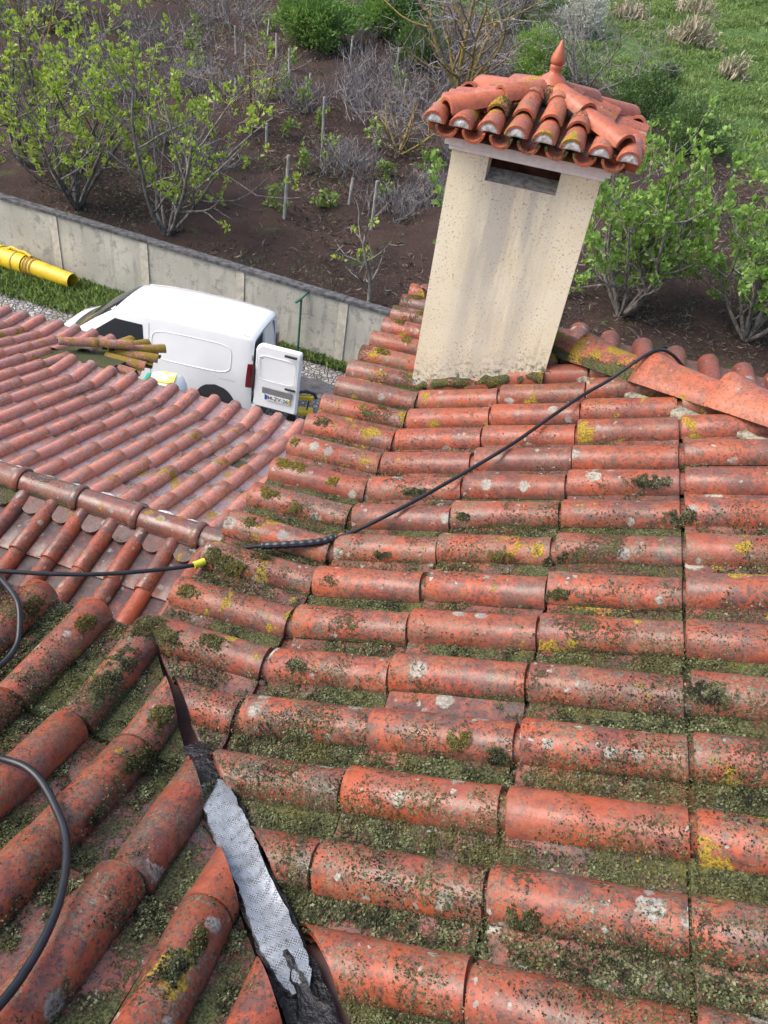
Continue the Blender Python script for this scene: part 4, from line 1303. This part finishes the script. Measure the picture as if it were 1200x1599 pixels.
plate = MB().box((-.030, -.80, .735), (-.012, -.28, .85)).build('number_plate', M['plate'], hinge)
MB().box((-.033, -.325, .737), (-.029, -.282, .848)).build('plate_band', M['plate_blue'], plate)
MB().box((-.033, -.798, .737), (-.029, -.765, .848)).build('plate_band', M['yellow_strip'], plate)
cu = bpy.data.curves.new('plate_text', 'FONT'); cu.body = '84-ZV-26'; cu.size = .115; cu.align_x = 'CENTER'; cu.align_y = 'CENTER'; cu.extrude = .001
tmp = bpy.data.objects.new('plate_text', cu); COL.objects.link(tmp); bpy.context.view_layer.update()
tme = bpy.data.meshes.new_from_object(tmp.evaluated_get(bpy.context.evaluated_depsgraph_get()))
bpy.data.objects.remove(tmp)
tme.materials.clear(); tme.materials.append(M['black'])
to = obj('plate_text', tme, plate)
to.matrix_local = Matrix.Translation((-.0335, -.545, .792)) @ Matrix(((0, 0, -1, 0), (-1, 0, 0, 0), (0, 1, 0, 0), (0, 0, 0, 1)))

for z in (.72, 1.45):
    MB().tube([(-.01, .90 * VW, z * VH - .05), (-.01, .90 * VW, z * VH + .05)], .016, 8).build('hinge', M['steel'], van)
pts = [(x * VL, y * VW, (vpar(x)[0] + .010 - .03 * (y / .8) ** 4) * VH) for x, y in zip(np.linspace(3.84, 4.30, 10), np.linspace(.80, .60, 10))]
MB().tube(pts, .005, 5).build('bonnet_seam', M['black'], body, True)
for sgn in (1, -1):
    pts = [(x * VL, sgn * (halfw(x, vpar(x)[0] - .10) * .93) * VW, (vpar(x)[0] - .024) * VH) for x in np.linspace(.10, 2.7, 20)]
    MB().tube(pts, .006, 5).build('roof_gutter', M['steel'], body, True)
    side_patch('sill_trim', lambda f: 1.25, lambda f: 3.05, .27, .40, .006, 'black', body, 8, 2, sgn)

# things around the van
bag = empty('bulk_bag', (-6.22, 10.78, ZG + .08), rad(12)); bpy.context.view_layer.update()
tag(bag, 'white plastic bulk bag with green corner and yellow label beside the van', 'bag')
prof = [(.30, 0), (.36, .08), (.37, .5), (.36, .85), (.30, 1.0), (.16, 1.07), (.05, 1.09)]
mb = MB(); V = []; n = 24
for r, h in prof:
    for k in range(n):
        t = 2*math.pi*k/n; q = (abs(math.cos(t))**4 + abs(math.sin(t))**4) ** -.25
        V.append((r*q*math.cos(t)*(1+.02*math.sin(5*t+h*9)), r*q*.8*math.sin(t), h + .02*math.sin(3*t)))
F = [(i*n+k, i*n+(k+1)%n, (i+1)*n+(k+1)%n, (i+1)*n+k) for i in range(len(prof)-1) for k in range(n)] + [tuple(range((len(prof)-1)*n, len(prof)*n))]
mb.add(V, F).build('sack', M['bag'], bag, True, 60)
MB().add([(-.12, -.22, 1.055), (.20, -.22, 1.055), (.18, .12, 1.088), (-.10, .12, 1.088), (-.12, -.22, 1.03), (.20, -.22, 1.03), (.18, .12, 1.06), (-.10, .12, 1.06)], [(0,1,2,3), (7,6,5,4), (0,4,5,1), (1,5,6,2), (2,6,7,3), (3,7,4,0)]).build('label', M['bag_yellow'], bag)
MB().box((-.385, -.25, .62), (-.30, .10, 1.03)).build('printed_corner', M['bag_green'], bag, bevel=.03)

tr = empty('hand_trolley', (-4.02, 12.35, ZG), rad(20)); bpy.context.view_layer.update()
tag(tr, 'yellow and black trolley partly hidden behind the open van door', 'trolley')
MB().tube([(-.2, 0, .62), (.05, .02, .66), (.22, .04, .60), (.26, .05, .50)], .035, 8).build('hood', M['black'], tr, True)
MB().box((-.25, -.05, .48), (.20, .05, .575)).build('body', M['yellow'], tr, bevel=.02)
for s in (-.2, .12):
    MB().tube([(s, 0, .5), (s - .05, 0, .08)], .015, 6).build('leg', M['black'], tr)
MB().box((-.1, -.12, .16), (.22, .12, .24)).build('foot_bar', M['yellow'], tr, bevel=.02)
for s in (-.14, .14):
    MB().lathe([(.02, -.02), (.09, -.02), (.09, .02), (.02, .02)], (-.22, s, .09), 14, 'y').build('wheel', M['rubber'], tr, True)

# ------------------------------------------------------------------ vegetation
def ortho(d, r):
    t = r.normal(size=3); t -= d * (t @ d); return t / (np.linalg.norm(t) + 1e-9)

def skeleton(seed, base, height, stems=3, spread=.6, levels=3, kids=(5, 4, 3), r0=.06, up=.25, wob=.40, ratio=.55, first=.15):
    r = np.random.default_rng(seed); out = []; tips = []
    def grow(p, d, ln, rr, lv):
        n = 6 if lv < 2 else 4
        pts = [p]; q = p.copy(); dd = d.copy()
        for i in range(n):
            dd = dd + ortho(dd, r) * wob * r.random() + np.array([0, 0, up * .25])
            dd /= np.linalg.norm(dd); q = q + dd * ln / n; pts.append(q.copy())
        rs = np.linspace(rr, rr * .45, n + 1); out.append((pts, rs, lv))
        if lv >= levels - 1: tips.append((pts, dd, lv)); return
        nk = kids[lv]
        for k in range(nk):
            f = first + (1 - first) * (k + r.random() * .8) / nk
            i = min(n - 1, int(f * n)); pp = pts[i] + (pts[i+1] - pts[i]) * (f * n - i)
            cd = dd * .55 + ortho(dd, r) * (.7 + .3 * r.random()); cd /= np.linalg.norm(cd)
            grow(pp, cd, ln * ratio * (.7 + .6 * r.random()), rs[i] * .62, lv + 1)
    base = np.array(base, float)
    for s in range(stems):
        a = 2 * math.pi * (s + r.random() * .6) / stems
        d = np.array([math.cos(a) * spread, math.sin(a) * spread, 1.]); d /= np.linalg.norm(d)
        grow(base + np.array([math.cos(a), math.sin(a), 0]) * r0 * .8, d, height * (.55 + .25 * r.random()), r0 * (.7 + .4 * r.random()), 0)
    return out, tips, r

def wood_mesh(branches, name, mat, parent):
    mb = MB()
    for pts, rs, lv in branches:
        mb.tube(pts, [max(.004, x) for x in rs], 7 if lv == 0 else 5 if lv == 1 else 3, False)
    o = mb.build(name, M[mat], None, True, 80); part_of(parent, o); return o

def leaf_verts(P, D, size, r, fold=.35, wid=.32):
    """leaf = two folded quads; P base, D direction"""
    n = len(P); D = D / (np.linalg.norm(D, axis=1)[:, None] + 1e-9)
    t = r.normal(size=(n, 3)); t -= (t * D).sum(1)[:, None] * D; t /= np.linalg.norm(t, axis=1)[:, None] + 1e-9
    u = np.cross(D, t); s = (size * r.uniform(.6, 1.3, n))[:, None]
    a = P; b = P + D * s - u * s * .18
    m1 = P + D * s * .55 + t * s * wid + u * s * fold * .4; m2 = P + D * s * .55 - t * s * wid + u * s * fold * .4
    V = np.stack([a, m1, b, m2], 1).reshape(-1, 3)
    return V, np.arange(4 * n).reshape(-1, 4)

def leaf_obj(name, V, F, mat, parent):
    # split every leaf quad along its midrib for the fold
    F = np.concatenate([F[:, [0, 1, 2]], F[:, [0, 2, 3]]])
    o = obj(name, np_mesh(name, V, F, M[mat])); part_of(parent, o); return o

def broadleaf(name, label, group, base, height, seed, mat='fig', wood='bark', stems=4, spread=.6, leaf=.13, per=7, kids=(6, 4, 3), dens=1., r0=.06, cat='tree', levels=3, ratio=.5, up=.5):
    root = empty(name, tuple(base)); bpy.context.view_layer.update(); tag(root, label, cat, group)
    br, tips, r = skeleton(seed, base, height, stems, spread, levels, kids, r0, up=up, ratio=ratio)
    wood_mesh(br, 'trunk', wood, root)
    P = []; D = []
    for pts, d, lv in tips:
        if r.random() > dens: continue
        spots = [(pts[-1], per), (pts[3], max(2, per // 2))] + ([(pts[2], max(2, per // 2))] if r.random() < .6 else [])
        for e, m in spots:
            for k in range(m):
                o_ = r.normal(size=3) * .7 + d * .6 + np.array([0, 0, .45]); P.append(e + r.normal(size=3) * .025); D.append(o_)
    if P:
        V, F = leaf_verts(np.array(P), np.array(D), leaf, r)
        leaf_obj('crown', V, F, mat, root)
    return root

zh = lambda x, y: float(z_hill(x, y)) - .05
def B(x, y): return (x, y, zh(x, y))
FIG = 'fig trees in young leaf'
broadleaf('fig_tree', 'tall pale green fig tree at the left above the wall', FIG, B(-12.7, 17.6), 5.2, 11, stems=8, spread=.55, kids=(6, 4, 3), dens=.95, leaf=.125, per=10)
broadleaf('fig_tree', 'pale green fig tree with a leaning trunk behind the middle of the wall', FIG, B(-9.85, 17.3), 5.3, 12, stems=6, spread=.66, kids=(6, 4, 3), dens=.75, leaf=.125, per=10)
broadleaf('fig_tree', 'pale green fig tree cut by the left picture edge', FIG, B(-15.3, 19.0), 5.6, 19, stems=7, spread=.55, kids=(6, 4, 3), dens=.9, leaf=.125, per=10)
broadleaf('fig_tree', 'small grey bare fig sapling just behind the wall left of the chimney', FIG, B(-3.9, 16.3), 2.3, 13, stems=1, spread=.15, kids=(6, 4, 2), dens=.22, leaf=.13, per=4, r0=.055)
broadleaf('fig_tree', 'green fig tree right of the chimney with low curved branches', FIG, B(1.9, 18.4), 4.3, 14, 'fig2', stems=9, spread=.95, kids=(6, 5, 3), dens=1., leaf=.155, per=10, r0=.06)
broadleaf('fig_tree', 'green fig tree at the right picture edge above the roof tiles', FIG, B(4.9, 18.6), 4.1, 15, 'fig2', stems=8, spread=.8, kids=(6, 5, 3), dens=1., leaf=.155, per=10)
broadleaf('fig_tree', 'sparse leafy fig shoots close left of the chimney', FIG, B(-2.1, 18.0), 3.8, 16, 'fig2', stems=5, spread=.4, kids=(4, 3, 2), dens=.55, leaf=.18, per=6, r0=.035)
LICH = 'bare trees with yellow lichen'
def bare(label, base, h, seed, stems=4, spread=.5, wood='bark_yellow', kids=(6, 5, 4), r0=.06, name='bare_tree', group=LICH, up=.3):
    root = empty(name, tuple(base)); bpy.context.view_layer.update(); tag(root, label, 'tree', group)
    br, tips, r = skeleton(seed, base, h, stems, spread, 4, kids + (3,), r0, up=up, wob=.3, ratio=.52)
    wood_mesh([b for b in br if b[2] < 2], 'trunk', wood, root)
    wood_mesh([b for b in br if b[2] >= 2], 'crown', 'twig', root)
    return root
bare('bare tree with yellow lichen branches behind the chimney cap', B(-5.2, 30.5), 5.2, 31, 6, .55, r0=.09)
bare('low bare tree with yellow lichen left of the chimney top', B(-5.9, 25.0), 2.6, 32, 5, .9, r0=.05)
bare('bare yellowish tree among the pale fig shoots on the left', B(-10.9, 24.6), 3.4, 33, 5, .7, r0=.05)
bare('grey bare tree right of the finial', B(-1.2, 32.5), 4.0, 34, 4, .7, 'bark', r0=.06)
bare('grey bare tree at the top above the chimney', B(-5.5, 40.0), 4.6, 35, 5, .6, 'bark', r0=.08)
bare('bare tree at the far upper left near the pale track', B(-20.5, 27.0), 3.8, 36, 5, .6, r0=.06)
bare('leafless tree at the top left edge before the pale track', B(-22.0, 29.5), 4.4, 37, 5, .5, 'bark', r0=.07)

BR = 'grey leafless brush on the slope'
def brush(label, base, h, w, seed):
    root = empty('dry_brush', tuple(base)); bpy.context.view_layer.update(); tag(root, label, 'shrub', BR)
    r = np.random.default_rng(seed); br = []
    for k in range(64):
        a = r.uniform(0, 6.28); rad_ = w * math.sqrt(r.random()) * .95
        p = np.array(base) + np.array([math.cos(a) * rad_, math.sin(a) * rad_, 0])
        d = np.array([r.normal() * .45, r.normal() * .45, 1.]); d /= np.linalg.norm(d)
        pts = [p]; q = p.copy()
        for i in range(5):
            d = d + ortho(d, r) * .22; d /= np.linalg.norm(d); q = q + d * h * r.uniform(.12, .24); pts.append(q.copy())
        br.append((pts, np.linspace(.016, .004, 6), 2))
        for m in range(4):
            i = r.integers(1, 5); d2 = d + ortho(d, r) * .9; d2 /= np.linalg.norm(d2)
            p2 = [pts[i], pts[i] + d2 * h * .14, pts[i] + d2 * h * .26 + np.array([0, 0, h * .05])]
            br.append((p2, [.009, .006, .003], 2))
    wood_mesh(br, 'stems', 'twig', root)
spots = [(-7.6, 27.5, 1.5, 1.2, 'above the row of posts'), (-6.4, 29.3, 1.6, 1.4, 'left of the yellow lichen tree'), (-8.8, 31.5, 1.3, 1.3, 'below the feathery bushes'), (-4.4, 27.2, 1.4, 1.2, 'behind the left end of the chimney cap'),
         (-6.9, 23.0, 1.1, 1.0, 'on the bare soil left of the chimney'), (-2.9, 37.0, 1.6, 1.5, 'above the right of the chimney cap'), (-4.9, 35.0, 1.5, 1.5, 'behind the tall yellow lichen tree'), (-1.6, 29.6, 1.3, 1.1, 'just right of the chimney cap'),
         (-14.5, 27.0, 1.4, 1.3, 'behind the left fig trees'), (-16.8, 30.0, 1.5, 1.5, 'near the top left'), (-4.2, 22.3, 1.0, .9, 'beside the chimney stack'), (-12.6, 22.4, 1.1, 1.1, 'between the two left fig trees'), (-7.0, 36.2, 1.5, 1.4, 'between the feathery bushes and the blossom shrub'), (-9.9, 27.4, 1.0, 1.0, 'amid the leaning posts'), (-2.6, 40.5, 1.4, 1.6, 'left of the white blossom shrub')]
spots += [(-11.3, 34.8, 1.3, 1.4, 'left of the top left feathery bush'), (-8.7, 28.9, 1.3, 1.2, 'between the pale post and the yellow lichen tree'), (-5.6, 32.6, 1.5, 1.3, 'under the darker bush'), (-18.4, 26.2, 1.3, 1.4, 'behind the tall left fig tree'),
          (-13.2, 26.6, 1.2, 1.2, 'above the second fig tree'), (-10.7, 21.3, .9, .9, 'right of the second fig tree'), (-3.4, 25.0, 1.2, 1.1, 'directly left of the cap eave'), (-4.9, 21.0, .9, .9, 'beside the thick vine post'), (-15.7, 24.4, 1.3, 1.3, 'between the left fig trees and the slope'), (-12.0, 37.2, 1.4, 1.8, 'along the top edge left of centre'), (-16.5, 34.5, 1.4, 1.8, 'along the top edge at the left')]
for k, (x, y, h, w, where) in enumerate(spots): brush('tangle of grey leafless stems ' + where, B(x, y), h, w, 50 + k)

def bush(name, label, base, rx, rz, n, size, mat, seed, cat='bush', group=None, clumps=36, wid=.3, stem=True):
    root = empty(name, tuple(base)); bpy.context.view_layer.update(); tag(root, label, cat, group)
    r = np.random.default_rng(seed); base = np.array(base)
    c = r.normal(size=(clumps, 3)); c /= np.linalg.norm(c, axis=1)[:, None]; c *= (r.random(clumps) ** .4)[:, None]
    c = c * np.array([rx, rx, rz]) + base + np.array([0, 0, rz * .95])
    k = r.integers(0, clumps, n)
    P = c[k] + r.normal(size=(n, 3)) * np.array([rx, rx, rz]) * .15
    P[:, 2] = np.maximum(P[:, 2], base[2] + .02)
    D = (P - base - np.array([0, 0, rz * .5])) + r.normal(size=(n, 3)) * .6 * rx + np.array([0, 0, rz * .7])
    V, F = leaf_verts(P, D, size, r, .3, wid)
    leaf_obj('foliage', V, F, mat, root)
    if stem:
        br = []
        for q in range(9):
            e = c[r.integers(0, clumps)]; mid = base + (e - base) * .5 + r.normal(size=3) * .08
            br.append(([base + r.normal(size=3) * .03, mid, e], [.03, .02, .008], 1))
        wood_mesh(br, 'stem', 'bark', root)
    return root
FE = 'feathery green bushes at the top'
bush('feathery_bush', 'feathery bright green bush left at the top of the slope', B(-12.1, 33.4), 1.45, 1.05, 9000, .20, 'feather', 71, 'bush', FE, 60, .10)
bush('feathery_bush', 'feathery bright green bush at the top centre', B(-9.6, 36.3), 1.5, 1.2, 9000, .20, 'feather', 72, 'bush', FE, 60, .10)
bush('feathery_bush', 'darker green bush just below the top centre bush', B(-7.8, 33.6), 1.0, .75, 5000, .14, 'dark_leaf', 73, 'bush', FE, 40, .16)
bush('blossom_shrub', 'white flowering shrub at the top right of the chimney', B(-2.4, 41.5), 1.1, .95, 3800, .11, 'blossom', 74, 'shrub', None, 40, .4)
CI = 'round dark green citrus bushes'
bush('citrus_bush', 'round dark green bush right of the chimney cap at the field edge', B(1.15, 32.6), 1.15, .75, 5200, .10, 'dark_leaf', 75, 'bush', CI, 44, .28)
bush('citrus_bush', 'larger round dark green bush at the soil and grass edge', B(2.95, 29.8), 1.2, .82, 6000, .10, 'dark_leaf', 76, 'bush', CI, 48, .28)
bush('shrub', 'mid green leafy shrub behind the finial', B(-2.9, 34.4), 1.25, .9, 3800, .13, 'fig2', 77, 'shrub', None, 40, .25)
bush('shrub', 'grey green shrub at the upper edge left of the blossom shrub', B(-5.4, 43.5), 2.0, 1.1, 5000, .14, 'grey_leaf', 78, 'shrub', None, 44, .2)
bush('shrub', 'dull green shrub half hidden among twigs by the chimney top', B(-3.2, 27.0), .9, .7, 1200, .12, 'vine', 79, 'shrub', None, 30, .25)
bush('shrub', 'grey green bush at the top left corner', B(-24.0, 30.0), 1.8, 1.6, 3800, .15, 'grey_leaf', 80, 'shrub', None, 40, .2)
bush('shrub', 'small dark bush in the grass above the round bushes', B(1.7, 36.5), .6, .4, 1500, .12, 'grey_leaf', 81, 'shrub', None, 24, .2)

RE = 'clumps of dry pale reeds in the grass'
def reeds(label, base, w, h, n, seed):
    root = empty('reed_clump', tuple(base)); bpy.context.view_layer.update(); tag(root, label, 'reeds', RE)
    r = np.random.default_rng(seed); base = np.array(base)
    P = base + np.stack([r.normal(0, w * .5, n), r.normal(0, w * .4, n), np.zeros(n)], 1)
    d = np.stack([r.normal(0, .30, n) + .15, r.normal(0, .25, n), np.ones(n)], 1)
    hs = h * r.uniform(.25, 1.25, n) * np.exp(-((P[:, 0] - base[0]) / (w * .9)) ** 2)
    V, F = leaf_verts(P, d, hs, r, .1, .012)
    P2 = P + d * hs[:, None] * r.uniform(.3, .95, (n, 1)); V2, F2 = leaf_verts(np.repeat(P2, 2, 0), r.normal(size=(2 * n, 3)) + np.array([0, 0, .4]), .28, r, .2, .09)
    tag(leaf_obj('stalks', np.concatenate([V, V2]), np.concatenate([F, F2 + len(V)]), 'reed', root), kind='stuff')
reeds('largest clump of dry pale reeds at the top right', B(2.5, 43.0), 1.3, 1.05, 420, 91)
reeds('small clump of dry pale reeds low on the right of the grass', B(4.4, 38.9), .6, .95, 130, 92)
reeds('clump of dry reeds at the top above the white blossom shrub', B(-.6, 45.5), 1.1, .9, 220, 93)
reeds('clump of dry reeds at the top edge right of centre', B(2.4, 48.5), 1.7, .9, 240, 94)

# grass over the field and tussocks on the soil edge
def grass_field():
    r = np.random.default_rng(5); n = 190000
    y = 26 + 34 * r.random(n) ** .75; x = r.uniform(-9, 12, n)
    P = np.stack([x, y, np.zeros(n)], 1)
    e = y + 1.05 * x + (fbm(P * .5, 3) - .5) * 7
    dn = fbm(P * .8 + 40, 3)
    keep = (e > 34.6) & (r.random(n) < np.clip((dn - .25) * 2.6, .1, 1))
    P = P[keep]; P[:, 2] = z_hill(P[:, 0], P[:, 1]) - .02
    m = len(P); tuft = fbm(P * np.array([1, 1, 0]) * 1.6 + 7, 2)
    P[:, 2] += np.clip(tuft - .45, 0, .3) * .9
    D = np.stack([r.normal(0, .55, m), r.normal(0, .55, m), r.uniform(.5, 1., m)], 1)
    V, F = leaf_verts(P, D, .20, r, .25, .11)
    F = np.concatenate([F[:, [0, 1, 2]], F[:, [0, 2, 3]]])
    o = obj('field_grass', np_mesh('field_grass', V, F, M['grass'])); tag(o, 'green grass covering the hillside at the upper right', 'grass', None, 'stuff')
grass_field()
def verge():
    r = np.random.default_rng(6); n = 26000
    x = r.uniform(-16.5, -2.5, n); yw = y_wall(x)
    wdt = np.interp(x, [-16.5, -12.5, -10.5, -9.3, -8.6, -2.5], [1.9, 1.75, 1.55, .9, .25, .18])
    P = np.stack([x, yw - .05 - wdt * r.random(n) ** 1.2, np.full(n, ZG)], 1)
    d = fbm(P * 2.2, 2); keep = (r.random(n) < np.clip((d - .2) * 3, .15, 1)) & ((x < -8.8) | (r.random(n) < .35)); P = P[keep]; m = len(P)
    D = np.stack([r.normal(0, .45, m), r.normal(0, .45, m), np.ones(m)], 1)
    V, F = leaf_verts(P, D, .20, r, .3, .035)
    F = np.concatenate([F[:, [0, 1, 2]], F[:, [0, 2, 3]]])
    o = obj('verge_grass', np_mesh('verge_grass', V, F, M['grass'])); tag(o, 'rough green grass along the foot of the wall', 'grass', None, 'stuff')
verge()
def litter():
    r = np.random.default_rng(8); n = 150000
    y = 15.6 + 26 * r.random(n) ** .9; x = r.uniform(-26, 7, n)
    P = np.stack([x, y, np.zeros(n)], 1); keep = (y > y_wall(x) + .5) & (y + 1.05 * x < 35) & (fbm(P * .6 + 3, 3) > .30 + .2 * r.random(n)); P = P[keep]
    P[:, 2] = z_hill(P[:, 0], P[:, 1]) + .03; m = len(P)
    D = np.stack([r.normal(size=m), r.normal(size=m), np.abs(r.normal(0, .35, m))], 1)
    V, F = leaf_verts(P, D, .085 * (.5 + r.random(m) ** 3 * 2.2), r, .2, .07)
    F = np.concatenate([F[:, [0, 1, 2]], F[:, [0, 2, 3]]])
    o = obj('ground_litter', np_mesh('ground_litter', V, F, M['straw'])); tag(o, 'dry twigs and dead leaves strewn over the brown soil', 'litter', None, 'stuff')
litter()

def weeds():
    r = np.random.default_rng(18); n = 60000
    y = 15.6 + 27 * r.random(n) ** .9; x = r.uniform(-28, 6, n)
    P = np.stack([x, y, np.zeros(n)], 1)
    keep = (y > y_wall(x) + .4) & (y + 1.05 * x < 35) & (fbm(P * .9 + 60, 3) > .60 - .05 * r.random(n)); P = P[keep]
    P[:, 2] = z_hill(P[:, 0], P[:, 1]) + .0; m = len(P)
    D = np.stack([r.normal(0, .6, m), r.normal(0, .6, m), r.uniform(.3, 1, m)], 1)
    V, F = leaf_verts(P, D, .12, r, .25, .12)
    F = np.concatenate([F[:, [0, 1, 2]], F[:, [0, 2, 3]]])
    o = obj('weeds', np_mesh('weeds', V, F, M['grey_leaf'])); tag(o, 'low dull green weeds in patches on the brown soil', 'weeds', None, 'stuff')
weeds()

# vine posts and vines in rows
posts = [(-14.06, 33.05, 1.05, 'fourth'), (-12.88, 31.3, .95, ''), (-11.4, 29.07, 1.2, ''), (-10.1, 27.62, 1.0, ''), (-8.32, 24.51, 1.45, ''), (-7.38, 19.21, 1.75, ''), (-5.05, 19.72, 1.4, ''), (-6.11, 20.88, .8, ''), (-10.06, 31.88, 1.15, ''), (-9.8, 23.44, .85, ''), (-13.49, 29.84, .85, ''), (-14.43, 30.97, 1.05, ''), (-10.34, 34.13, .8, ''), (-6.9, 28.5, 1.1, ''), (-8.2, 32.0, 1.0, ''), (-12.0, 25.6, 1.1, '')]
plab = ['thin weathered vine post near the top, beside the left feathery bush', 'pale thin vine post below the left feathery bush', 'grey vine post midway up the row of posts', 'pale leaning vine post above the tallest post of the row', 'tall grey vine post in the middle of the soil slope', 'nearest grey vine post just behind the wall, left of the green pole', 'thick grey vine post behind the wall, left of the chimney', 'short grey vine post beside the thick one', 'white vine post under the left feathery bush', 'short post by the yellowish bare tree', 'grey vine post at the top behind the second fig tree', 'grey vine post highest above the second fig tree', 'small post right of the left feathery bush', 'post among the grey brush left of the chimney cap', 'post in the brush below the darker bush', 'post half hidden by the second fig tree']
for k, (x, y, h, _) in enumerate(posts):
    b = B(x, y); lean = (random.gauss(0, .05), random.gauss(0, .05))
    o = MB().tube([(0, 0, -.1), (lean[0] * .5, lean[1] * .5, h * .5), (lean[0], lean[1], h)], [.048, .045, .042], 7).build('vine_post', M['post'], None, True, 50)
    o.location = b; tag(o, plab[k], 'post', 'posts of the old vineyard')
def vine(base, h, seed, label):
    root = empty('vine', tuple(base)); bpy.context.view_layer.update(); tag(root, label, 'vine', 'vines with young leaves')
    br, tips, r = skeleton(seed, base, h, 1, .3, 2, (5,), .025, up=.2, wob=.5, ratio=.5)
    wood_mesh(br, 'stem', 'bark', root)
    P = []; D = []
    for pts, d, lv in tips:
        for q in pts[1:]:
            if r.random() < .8:
                for _ in range(4): P.append(q + r.normal(size=3) * .04); D.append(r.normal(size=3) + np.array([0, 0, .5]))
    if P:
        V, F = leaf_verts(np.array(P), np.array(D), .13, r, .3, .4); leaf_obj('leaves', V, F, 'vine', root)
vs = [(-7.6, 19.5, 1.4), (-8.0, 22.3, 1.1), (-7.7, 23.5, 1.2), (-9.0, 25.6, 1.2), (-9.8, 26.8, 1.1), (-10.8, 28.2, 1.2), (-12.2, 30.2, 1.2), (-13.4, 32.0, 1.2), (-14.6, 34.0, 1.2), (-5.4, 21.4, 1.0), (-5.7, 23.0, 1.0), (-15.4, 29.0, 1.4), (-16.0, 31.0, 1.4), (-4.6, 24.0, 1.1)]
vs += [(-6.4, 20.6, 1.0), (-9.6, 24.3, 1.2), (-11.6, 27.2, 1.3), (-14.2, 28.2, 1.3), (-16.9, 27.6, 1.3), (-6.6, 24.9, 1.2), (-7.4, 30.0, 1.2), (-12.5, 33.3, 1.1)]
vl = ['leafy vine climbing the nearest grey post', 'low vine below the tallest mid-slope post', 'vine at the foot of the tall mid-slope post', 'vine just above the tall mid-slope post', 'vine beside the pale leaning post', 'vine midway up the post row', 'vine below the left feathery bush', 'vine left of the feathery bush', 'vine at the top left of the feathery bush', 'small vine right of the short post', 'vine on the bare soil left of the chimney cap', 'leafy vine strand at the upper left', 'leafy vine strand highest at the upper left', 'vine tangled left of the chimney stack top', 'low vine between the short and the nearest post', 'vine left of the short post by the yellowish tree', 'vine left of the middle row of posts', 'vine behind the second fig tree, upper right of its crown', 'vine behind the tall left fig tree', 'vine right of the tall mid-slope post', 'vine in the brush below the top centre bushes', 'vine under the left feathery bush']
for k, (x, y, h) in enumerate(vs): vine(B(x, y), h, 120 + k, vl[k])
for k, (x, y, h, lab) in enumerate([(.65, 35.6, 1.1, 'thin dark fence stake behind the first round bush'), (4.1, 30.5, 1.1, 'thin dark fence stake right of the larger round bush')]):
    o = MB().tube([(0, 0, -.1), (.02, .01, h)], .03, 6).build('fence_stake', M['bark'], None, True, 50); o.location = B(x, y); tag(o, lab, 'stake', 'stakes in the grass')
